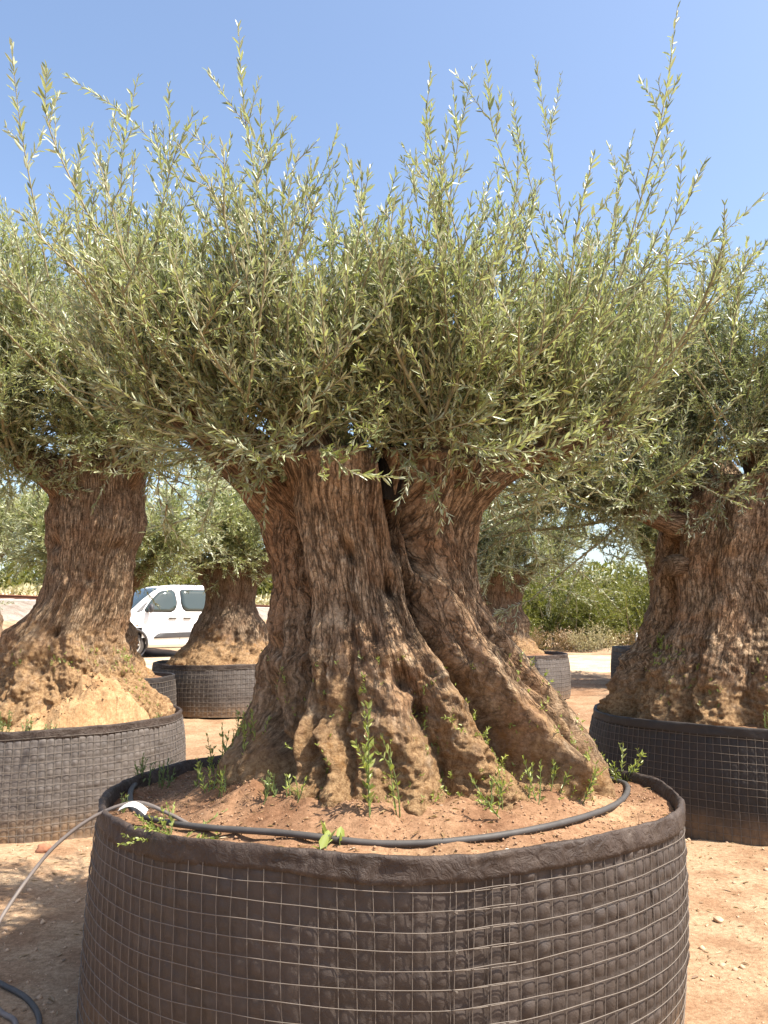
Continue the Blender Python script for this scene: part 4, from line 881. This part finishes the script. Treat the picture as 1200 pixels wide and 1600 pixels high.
        for wx in (.92, 3.70):
            w = thing('wheel', None, None); w.parent = van; w.location = (wx, side * .79, .315)
            b = MB(); b.lathe([(.20, -.09), (.285, -.10), (.312, -.075), (.315, 0), (.312, .075), (.285, .10), (.20, .09)], 40, 'y'); b.build('tyre', M['tyre'], w)
            b = MB(); b.lathe([(.205, side * .095), (.20, side * .075), (.19, side * .03), (.001, side * .02)], 32, 'y'); b.build('wheel_dish', M['trim'], w)
            b = MB(); b.lathe([(.215, side * .09), (.212, side * .10), (.195, side * .098), (.192, side * .06)], 40, 'y')
            for k in range(8):
                a = k * PI / 4; r_ = np.array([[math.cos(a), 0, -math.sin(a)], [0, 1, 0], [math.sin(a), 0, math.cos(a)]])
                b.box((.11 * math.cos(a), side * .075, .11 * math.sin(a)), (.18, .02, .05), rot=r_)
            b.lathe([(.055, side * .07), (.05, side * .095), (.001, side * .10)], 16, 'y'); b.build('rim', M['rimm'], w)
            b = MB(); a_ = np.linspace(-.25, PI + .25, 26)
            o = np.array([(wx + .37 * math.cos(q), (sy(np.clip(wx + .37 * math.cos(q), .1, 4.3), max(.27, .33 + .37 * math.sin(q))) - .012) * -side, .33 + .37 * math.sin(q)) for q in a_]); b.tube(o, .030, 6); b.build('wheel_arch', M['trim'], van)
            b = MB(); b.lathe([(.36, side * -.2), (.36, side * .115), (.355, side * .115), (.355, side * -.2), (.001, side * -.2)], 30, 'y', c=(wx, side * .79, .32)); b.build('wheel_liner', M['trim'], van)
        # head lamp and tail lamp
        b = MB(); b.add([(.10, side * .60, .70), (.20, side * .845, .74), (.50, side * .905, .86), (.42, side * .88, .74), (.14, side * .80, .66), (.06, side * .62, .64)], [[0, 1, 2, 3, 4, 5]]); b.build('headlight', M['lamp'], van, smooth=False)
    # windscreen: a skin a little proud of the raked glass area
    xs_ = np.linspace(.93, 1.66, 9); P = []
    for x in xs_:
        zr = np.interp(x, S[:, 0], S[:, 1]); rw0 = np.interp(x, S[:, 0], S[:, 3]) * .88
        P.append([(x - .012, yy, zr + .022 - .03 * (abs(yy) / rw0) ** 4) for yy in np.linspace(-rw0, rw0, 9)])
    mk('windscreen', np.array(P).reshape(-1, 3), grid_faces(9, 9), M['glass'], van)
    b = MB(); b.box((-.01, 0, .40), (.10, 1.30, .22)); b.build('front_bumper', M['trim'], van, smooth=False)
    b = MB(); b.box((4.41, 0, .45), (.08, 1.5, .2)); b.build('rear_bumper', M['trim'], van, smooth=False)
    b = MB(); b.box((2.2, 0, .27), (3.4, 1.3, .1)); b.build('underbody', M['trim'], van, smooth=False)
    # two short lines of unreadable grey script on the front door, as in the photograph
    r = np.random.RandomState(3); b = MB()
    for row, (x0, x1, z_) in enumerate(((1.52, 1.90, .955), (1.56, 1.84, .855))):
        x = x0
        while x < x1:
            h_ = .035 + .035 * r.rand(); p = [(x + r.normal() * .008, 0, z_ - h_ / 2), (x + .015, 0, z_ + h_ / 2 * r.rand()), (x + .03 * r.rand(), 0, z_ + h_ / 2)]
            p = [(q[0], sy(q[0], q[2]) - .004, q[2]) for q in p]; b.tube(p, .007, 4); x += .032 + .012 * r.rand()
    b.build('door_lettering', M['print'], van)
build_van()

# ---------------------------------------------------------------- hoses
def hose(name, pts, r, mat, label, n=90, sides=10, closed=False):
    b = MB(); p = spline(pts, n); c = p.mean(0) * [1, 1, 0]; b.tube(p - p[0], r * (1 + 0.03 * np.sin(np.arange(n) * 1.7)), sides)
    o = b.build(name, mat); o.location = Vector(p[0]); tag(o, label, 'hose'); return o
ring = [(-0.62, 4.12), (-0.92, 4.02), (-1.06, 3.72), (-1.03, 3.40), (-0.95, 3.12), (-0.84, 2.90), (-0.60, 2.69), (-0.30, 2.57), (0.0, 2.51), (0.29, 2.55), (0.58, 2.71), (0.84, 3.02), (1.00, 3.40), (1.02, 3.66), (0.88, 3.86), (0.70, 3.95)]
hose('irrigation_hose', [(x, y, soil_z(main_pl, x, y) + 0.012 + 0.006 * math.sin(i * 2.1)) for i, (x, y) in enumerate(ring)], 0.0108, M['hose'], 'black irrigation hose lying in a ring on the planter soil', 140)
hose('feed_hose', [(-0.60, 2.70, .770), (-0.72, 2.77, .805), (-0.845, 2.83, .826), (-0.975, 2.82, .785), (-1.085, 2.78, .705), (-1.15, 2.72, .615), (-1.19, 2.6, .51), (-1.22, 2.45, .36), (-1.3, 2.2, .1), (-1.5, 2.0, .02)], 0.0062, M['hose_grey'], 'thin grey feed hose arching over the planter rim down to the ground', 80)
hz = lambda x, y, r: float(gz(np.array([x]), np.array([y]))[0]) + r * 0.8
hose('ground_hose', [(x, y, hz(x, y, .012)) for x, y in ((-2.9, 4.0), (-2.1, 3.72), (-1.69, 3.52), (-1.53, 3.40), (-1.36, 3.27), (-1.25, 3.12), (-1.22, 2.95), (-1.21, 2.7), (-1.15, 2.3))], 0.0105, M['hose'], 'black hose lying on shaded ground by the planter foot', 90)
hose('drip_hose', [(x, y, hz(x, y, .01)) for x, y in ((-2.4, 3.7), (-1.8, 3.45), (-1.57, 3.32), (-1.42, 3.18), (-1.315, 3.07), (-1.27, 2.7), (-1.35, 2.2))], 0.010, M['hose_grey'], 'pale grey hose on the ground beside the black hose', 70)
b = MB(); gxx, gyy = np.meshgrid(np.linspace(0, 1, 8), np.linspace(0, 1, 5), indexing='ij')
v = np.stack([-0.90 + 0.11 * gxx, 2.86 - 0.05 * gyy - .06 * gxx, .80 + .022 * np.sin(gxx * 3) + .008 * np.sin(gyy * 5) + .01 * gyy], -1).reshape(-1, 3); f = grid_faces(8, 5)
b.add(v, f); b.add(v - np.array([0, 0, .002]), f[:, ::-1]); o = b.build('tape_strip', M['tape']); tag(o, 'scrap of white tape under the feed hose at the rim', 'tape')

# ---------------------------------------------------------------- weeds
def weed(x, y, h, ns, label, seed, pl=None, z=None, ll=0.030, wr=0.30, lean=0.25, spread=0.8, mat='weed', group=None, name='weed', sp=0.016, spr=0.02, grav=0.5, branch=0):
    r = np.random.RandomState(seed); z = soil_z(pl, x, y) - 0.006 if z is None else z
    t = thing(name, label, 'weed', (x, y, z), r.rand() * 6, group)
    P = np.stack([r.normal(size=ns) * spr, r.normal(size=ns) * spr, np.zeros(ns)], -1); D = r.normal(size=(ns, 3)) * lean; D[:, 2] = 1
    L = h * (0.6 + 0.45 * r.rand(ns)); L[0] = h; pa = grow(P, nrm(D), L, 8, np.full(ns, grav), 0.35, r)
    lv = Leaves(); lv.along(pa, L, sp, ll, r, t0=0.08, wr=wr, spread=spread)
    vv, ff = tubes(pa, np.full(ns, .0026), np.full(ns, .001), 4); mb = MB(); mb.add(vv, ff)
    if branch:
        si = r.randint(0, ns, branch); q, d = sample(pa, si, .2 + .6 * r.rand(branch)); w = perp(d, ang=r.rand(branch) * 6.3)
        Lb = h * (.15 + .25 * r.rand(branch)); pb = grow(q, nrm(d + .8 * w), Lb, 4, np.full(branch, .5), .3, r); lv.along(pb, Lb, sp, ll * .8, r, wr=wr, spread=spread)
        v2, f2 = tubes(pb, np.full(branch, .0016), np.full(branch, .0008), 3); mb.add(v2, f2)
    v, f, Tn = lv.arrays(); mk('leaves', v, f, M[mat], t, smooth=False, attrs={'tint': Tn})
    s = mb.build('stem', M['weed_dull'], t, attrs={'tint': np.full(sum(len(q) for q in mb.v), .6)})
    return t
G = 'weeds sprouting at the foot of the fluted trunk'
LW = 'upright leafy weed in the thicket left of the fluted trunk'
LWS = ['low three-stemmed weed at the outer edge of the weed thicket', 'middle weed of the thicket beside the hose bend', 'two-stemmed weed in the middle of the thicket', 'tallest leafy weed of the thicket against the trunk', 'second tallest weed of the thicket by the trunk', 'short weed in front of the thicket', 'smallest weed of the thicket nearest the hose', 'thin pale weed at the back of the thicket']
for k, (x, y, h, ns) in enumerate([(-0.70, 3.35, .17, 3), (-0.62, 3.22, .20, 3), (-0.575, 3.13, .22, 2), (-0.53, 3.20, .26, 3), (-0.50, 3.10, .24, 3), (-0.66, 3.10, .13, 3), (-0.60, 3.02, .12, 3), (-0.74, 3.2, .15, 2)]):
    weed(x, y, h, ns, LWS[k], 100 + k, main_pl, group=G, ll=.026, mat='weed')
weed(-0.39, 2.82, .11, 5, 'short bushy weed between the thicket and the trunk front', 120, main_pl, ll=.022, branch=6, mat='weed_dull')
weed(-0.30, 2.78, .08, 4, 'tiny bright weed beside the sandy patch before the trunk', 121, main_pl, ll=.022)
weed(-0.055, 2.655, .36, 2, 'tallest slender weed climbing in front of the trunk', 122, main_pl, ll=.034, wr=.34, lean=.06, sp=.018, branch=4, spr=.008)
weed(0.035, 2.66, .27, 2, 'slender weed beside the tallest one with sparse leaves', 123, main_pl, ll=.03, lean=.08, sp=.026, spr=.008, branch=3)
weed(-0.17, 2.52, .055, 4, 'broad leaved seedling right against the hose ring', 124, main_pl, ll=.05, wr=.5, lean=.6, sp=.03)
weed(0.375, 2.70, .17, 4, 'light green weed clump below the earthy root slope', 125, main_pl, ll=.026, branch=8)
weed(0.50, 2.86, .15, 3, 'thin weed at the root slope beside the light green clump', 126, main_pl, ll=.024)
weed(0.615, 2.93, .14, 3, 'small weed between the thin weed and the yellow-green one', 127, main_pl, ll=.024, branch=3)
weed(0.70, 2.97, .19, 4, 'bright yellow-green weed at the right root end', 128, main_pl, ll=.032, branch=6)
weed(0.66, 3.12, .16, 3, 'dark green weed tucked behind the yellow-green one', 129, main_pl, ll=.024, mat='weed_dull')
weed(1.05, 3.62, .17, 6, 'sprawling weed leaning over the rear rim', 130, main_pl, ll=.03, lean=.9, branch=6, grav=.2)
weed(-0.65, 2.64, .20, 9, 'creeping succulent weed with pale leaves flat along the hose', 131, main_pl, ll=.018, wr=.45, lean=2.4, grav=.0, branch=10, sp=.01, name='creeping_weed')
weed(-1.03, 3.56, .15, 7, 'bushy weed in the corner behind the hose bend', 132, main_pl, ll=.022, branch=8, mat='weed_dull')
weed(-0.93, 3.48, .12, 5, 'bushy weed inside the hose bend', 133, main_pl, ll=.022, branch=6, mat='weed_dull')
weed(-0.95, 3.0, .07, 3, 'lone weed seedling between hose and rim', 134, main_pl, ll=.02)
GL = 'weeds in the sand-filled planter'
for k, (x, y, h) in enumerate([(-2.75, 5.72, .22), (-2.62, 5.62, .16), (-2.9, 5.75, .18), (-2.42, 5.58, .12), (-3.05, 5.8, .2), (-2.28, 5.56, .10), (-1.72, 6.2, .10)]):
    weed(x, y, h, 5, ['tall ragged weed below the knotted trunk on sandy soil', 'ragged weed between the tall one and the planter hem', 'ragged weed among the root lumps of the knotted trunk', 'small ragged weed next to the sand heap', 'tall ragged weed at the root end away from the heap', 'tiny weed at the toe of the sand heap', 'tiny weed by the torn side of the sand-filled planter'][k], 150 + k, left_pl, group=GL, ll=.028, branch=5, mat='weed_dull')
GR = 'weeds in the wide charcoal planter'
for k, (x, y, h) in enumerate([(2.95, 5.48, .2), (2.6, 5.55, .13), (3.15, 5.45, .15)]):
    weed(x, y, h, 6, ['large weed tuft on dark soil against the rippled trunk', 'small weed tuft at the root hollow of the rippled trunk', 'medium weed tuft beside the large one under the rippled trunk'][k], 170 + k, right_pl, group=GR, ll=.03, branch=6, mat='weed_dull')

# ---------------------------------------------------------------- bushes and scrub behind
def bush(c, rx, h, nb, nsub, ll, mat, label, seed, group=None, name='bush', wr=.34, up=1.0, slen=.55, cat='bush', spacing=.045, stemless=False):
    r = np.random.RandomState(seed); g = float(gz0(c[0], c[1])); t = thing(name, label, cat, (c[0], c[1], g), 0, group)
    P = np.stack([r.uniform(-1, 1, nb) * rx * .75, r.uniform(-1, 1, nb) * rx * .45, np.zeros(nb)], -1)
    D = r.normal(size=(nb, 3)) * .45; D[:, 0] += P[:, 0] / rx * .7; D[:, 2] = up
    L = h * (.55 + .5 * r.rand(nb)) * (1 - .35 * (np.abs(P[:, 0]) / rx) ** 2); b1 = grow(P, nrm(D), L, 6, np.full(nb, .1), .6, r)
    n2 = nb * nsub; si = r.randint(0, nb, n2); p, d = sample(b1, si, .08 + .92 * r.rand(n2)); a = perp(d, ang=r.rand(n2) * 2 * PI)
    L2 = slen * (.4 + .9 * r.rand(n2)); b2 = grow(p, nrm(d * .5 + a), L2, 4, .5 - .6 * r.rand(n2), .4, r)
    lv = Leaves(); lv.along(b2, L2, spacing, ll, r, wr=wr, spread=.8); lv.along(b1, L, spacing * 1.5, ll, r, t0=.5, wr=wr)
    v, f, Tn = lv.arrays(False); fo = mk('foliage', v, f, M[mat], t, smooth=False, attrs={'tint': Tn}); tag(fo, kind='stuff')
    vv, ff = tubes(b1, np.full(nb, .018 * h / 2), np.full(nb, .004), 4); mb = MB(); mb.add(vv, ff)
    mb.build('stems', M['twig'], t)
    return t
bush((5.7, 25.6), 1.9, 3.0, 46, 34, .10, 'bush', 'dense bright green bush behind the pale track', 201)
bush((8.2, 26.4), 2.2, 3.2, 50, 34, .10, 'bush', 'dark olive-green bush behind the small white post', 202)
bush((10.9, 26.0), 2.1, 2.9, 54, 24, .11, 'bush', 'tall bush beyond the broad rippled trunk', 203)
bush((3.2, 26.5), 2.0, 2.6, 44, 24, .11, 'bush', 'bush glimpsed behind the crooked narrow trunk', 204)
bush((5.0, 24.0), .9, .75, 30, 18, .06, 'dry', 'dry brown brush at the foot of the bright green bush', 205, slen=.3, name='dry_brush')
bush((7.3, 24.6), 1.1, .6, 30, 16, .06, 'dry', 'dry brown scrub under the dark olive-green bush', 206, slen=.3, name='dry_brush')
bush((6.05, 23.4), .55, .85, 60, 6, .05, 'pale', 'pale straw-coloured shrub at the edge of the track', 207, slen=.25, name='dry_shrub', up=1.3)
b = MB(); b.box((0, 0, .22), (.055, .055, .62)); b.box((0, 0, .535), (.04, .04, .02)); o = b.build('marker_post', M['tape'], smooth=False)
o.location = (7.55, 24.2, float(gz0(7.55, 24.2))); tag(o, 'small white post in front of the dark olive-green bush', 'post')
M['orange'] = plain('orange_band', (0.75, 0.25, 0.05), .6, .3)
pole = thing('striped_pole', 'thin pole with orange bands beside the rippled trunk', 'pole', (8.35, 24.8, float(gz0(8, 24))))
b = MB(); b.tube([(0, 0, 0), (0, 0, 2.1)], .02, 8); b.build('shaft', M['pole_w'] if 'pole_w' in M else M['dry'] if False else M['tape'], pole)
for k in range(5):
    b = MB(); b.tube([(0, 0, 1.15 + k * .19), (0, 0, 1.26 + k * .19)], .024, 8); b.build('band', M['orange'], pole)
hose('edge_pipe', [(6.9, 24.15, .50), (7.6, 24.0, .50), (8.6, 24.0, .51), (10.0, 24.2, .50)], .045, M['hose'], 'black pipe lying along the ground before the bushes', 40)
# low sandy rise between track and bushes
A, R_ = np.meshgrid(np.linspace(0, 2 * PI, 60, endpoint=False), np.linspace(0, 1, 20), indexing='ij')
x = 8.0 + 2.6 * R_ * np.cos(A); y = 23.6 + 1.5 * R_ * np.sin(A); q = np.stack([x, y, x * 0], -1)
z = .40 + .24 * (1 - R_ ** 2) + .05 * fbm(q * 1.5, 3); o = mk('sand_mound', np.stack([x, y, z], -1), grid_faces(60, 20, True), M['ground']); tag(o, kind='structure')

# scrub beyond the railway and a far belt of trees
def belt(name, pts, n, h, ll, mat, seed, kind='stuff', base=0.3):
    r = np.random.RandomState(seed); p = spline(pts, 200); i = r.randint(0, 199, n); P = p[i] + (p[i + 1] - p[i]) * r.rand(n, 1)
    hh = h * (.55 + .45 * np.clip(.5 + 1.3 * pn(np.stack([P[:, 0] * .25, P[:, 1] * .25, P[:, 0] * 0 + seed], -1)), 0, 1.3))
    P = P + np.stack([r.normal(size=n) * h * .3, r.normal(size=n) * h * .3, hh * r.rand(n) ** .8], -1)
    lv = Leaves(); D = r.normal(size=(n, 3)); D[:, 2] = np.abs(D[:, 2]) + .3
    lv.P.append(P); lv.D.append(nrm(D)); lv.N.append(nrm(r.normal(size=(n, 3)))); lv.L.append(ll * (.5 + r.rand(n))); lv.W.append(ll * .45 * (.6 + .8 * r.rand(n))); lv.T.append(r.rand(n))
    v, f, Tn = lv.arrays(False); o = mk(name, v, f, M[mat], None, smooth=False, attrs={'tint': Tn}); tag(o, kind=kind); return o
belt('scrub', [(-34, 24, 1.0), (-22, 34, 1.0), (-16, 46, 1.0), (-10, 62, 1.0), (0, 80, 0.8)], 26000, 2.2, .30, 'pale', 301)
belt('far_trees', [(-70, 60, .4), (-34, 66, .4), (-12, 74, .4), (8, 78, .4), (30, 72, .4), (70, 60, .4)], 60000, 6.2, .6, 'bush', 302)

# ---------------------------------------------------------------- loose stones and crumbs
rng = np.random.RandomState(77); n = 9000
x = np.concatenate([rng.uniform(-3.5, 3.5, n), rng.uniform(-10, 10, 5000)]); y = np.concatenate([rng.uniform(1.6, 7.5, n), rng.uniform(7, 20, 5000)])
k = pn(np.stack([x * .8, y * .8, x * 0], -1)) + .35 * rng.rand(len(x)) > 0.02; x, y = x[k], y[k]
z = gz(x, y); bits(np.stack([x, y, z + .001], -1), (.0025 + .013 * rng.rand(len(x)) ** 7) * (1 + y / 14), M['pebble'], 'ground_crumbs', None, rng)
def stone(x, y, r, label, seed, mat='pebble'):
    b = np.random.RandomState(seed); u = np.linspace(0, PI, 12); w = np.linspace(0, 2 * PI, 18, endpoint=False); U, W = np.meshgrid(u, w, indexing='ij')
    d = np.stack([np.sin(U) * np.cos(W), np.sin(U) * np.sin(W), np.cos(U) * .7], -1); rr = r * (1 + .45 * fbm(d * 1.5 + seed, 3)); v = (d * rr[..., None]).transpose(1, 0, 2)
    o = mk('stone', v.reshape(-1, 3), grid_faces(18, 12, True), M[mat], smooth=False); o.location = (x, y, float(gz(np.array([x]), np.array([y]))[0]) + r * .4); tag(o, label, 'stone')
M['clod'] = plain('red_clod', (0.32, 0.15, 0.09), .95, .1, var=.3)
stone(-2.14, 5.26, .045, 'reddish clod on the sunlit sand beside the mesh planters', 3, 'clod')
stone(1.62, 4.1, .022, 'small pale stone on the sand by the planter wall', 4)

# dry leaves and straw dropped on the ground and on the planter soil
def litter(P, name, parent, rng, ll, mat):
    n = len(P); lv = Leaves(); D = rng.normal(size=(n, 3)); D[:, 2] *= .12; N = rng.normal(size=(n, 3)) * .25; N[:, 2] += 1
    l = ll * (.4 + .9 * rng.rand(n)); lv.P.append(P); lv.D.append(nrm(D)); lv.N.append(nrm(N)); lv.L.append(l); lv.W.append(l * rng.uniform(.08, .3, n)); lv.T.append(rng.rand(n))
    v, f, Tn = lv.arrays(True); off = np.array(parent.location) if parent is not None else 0
    o = mk(name, v - off, f, M[mat], parent, smooth=False, attrs={'tint': Tn}); tag(o, kind='stuff')
n = 9000; x = rng.uniform(-4, 4, n); y = 1.6 + 7 * rng.rand(n) ** 1.3; k = pn(np.stack([x * 1.3, y * 1.3, x * 0 + 4], -1)) + .3 * rng.rand(n) > .1; x, y = x[k], y[k]
litter(np.stack([x, y, gz(x, y) + .003], -1), 'leaf_litter', None, rng, .04, 'dry')
sv = SOIL[main_pl.name]; i = rng.choice(len(sv), 2600); i = i[np.hypot(sv[i, 0] - .05, (sv[i, 1] - 3.35) * 1.1) > .62]
litter(sv[i] + np.array([0, 0, .003]), 'soil_litter', main_pl, rng, .026, 'dry')
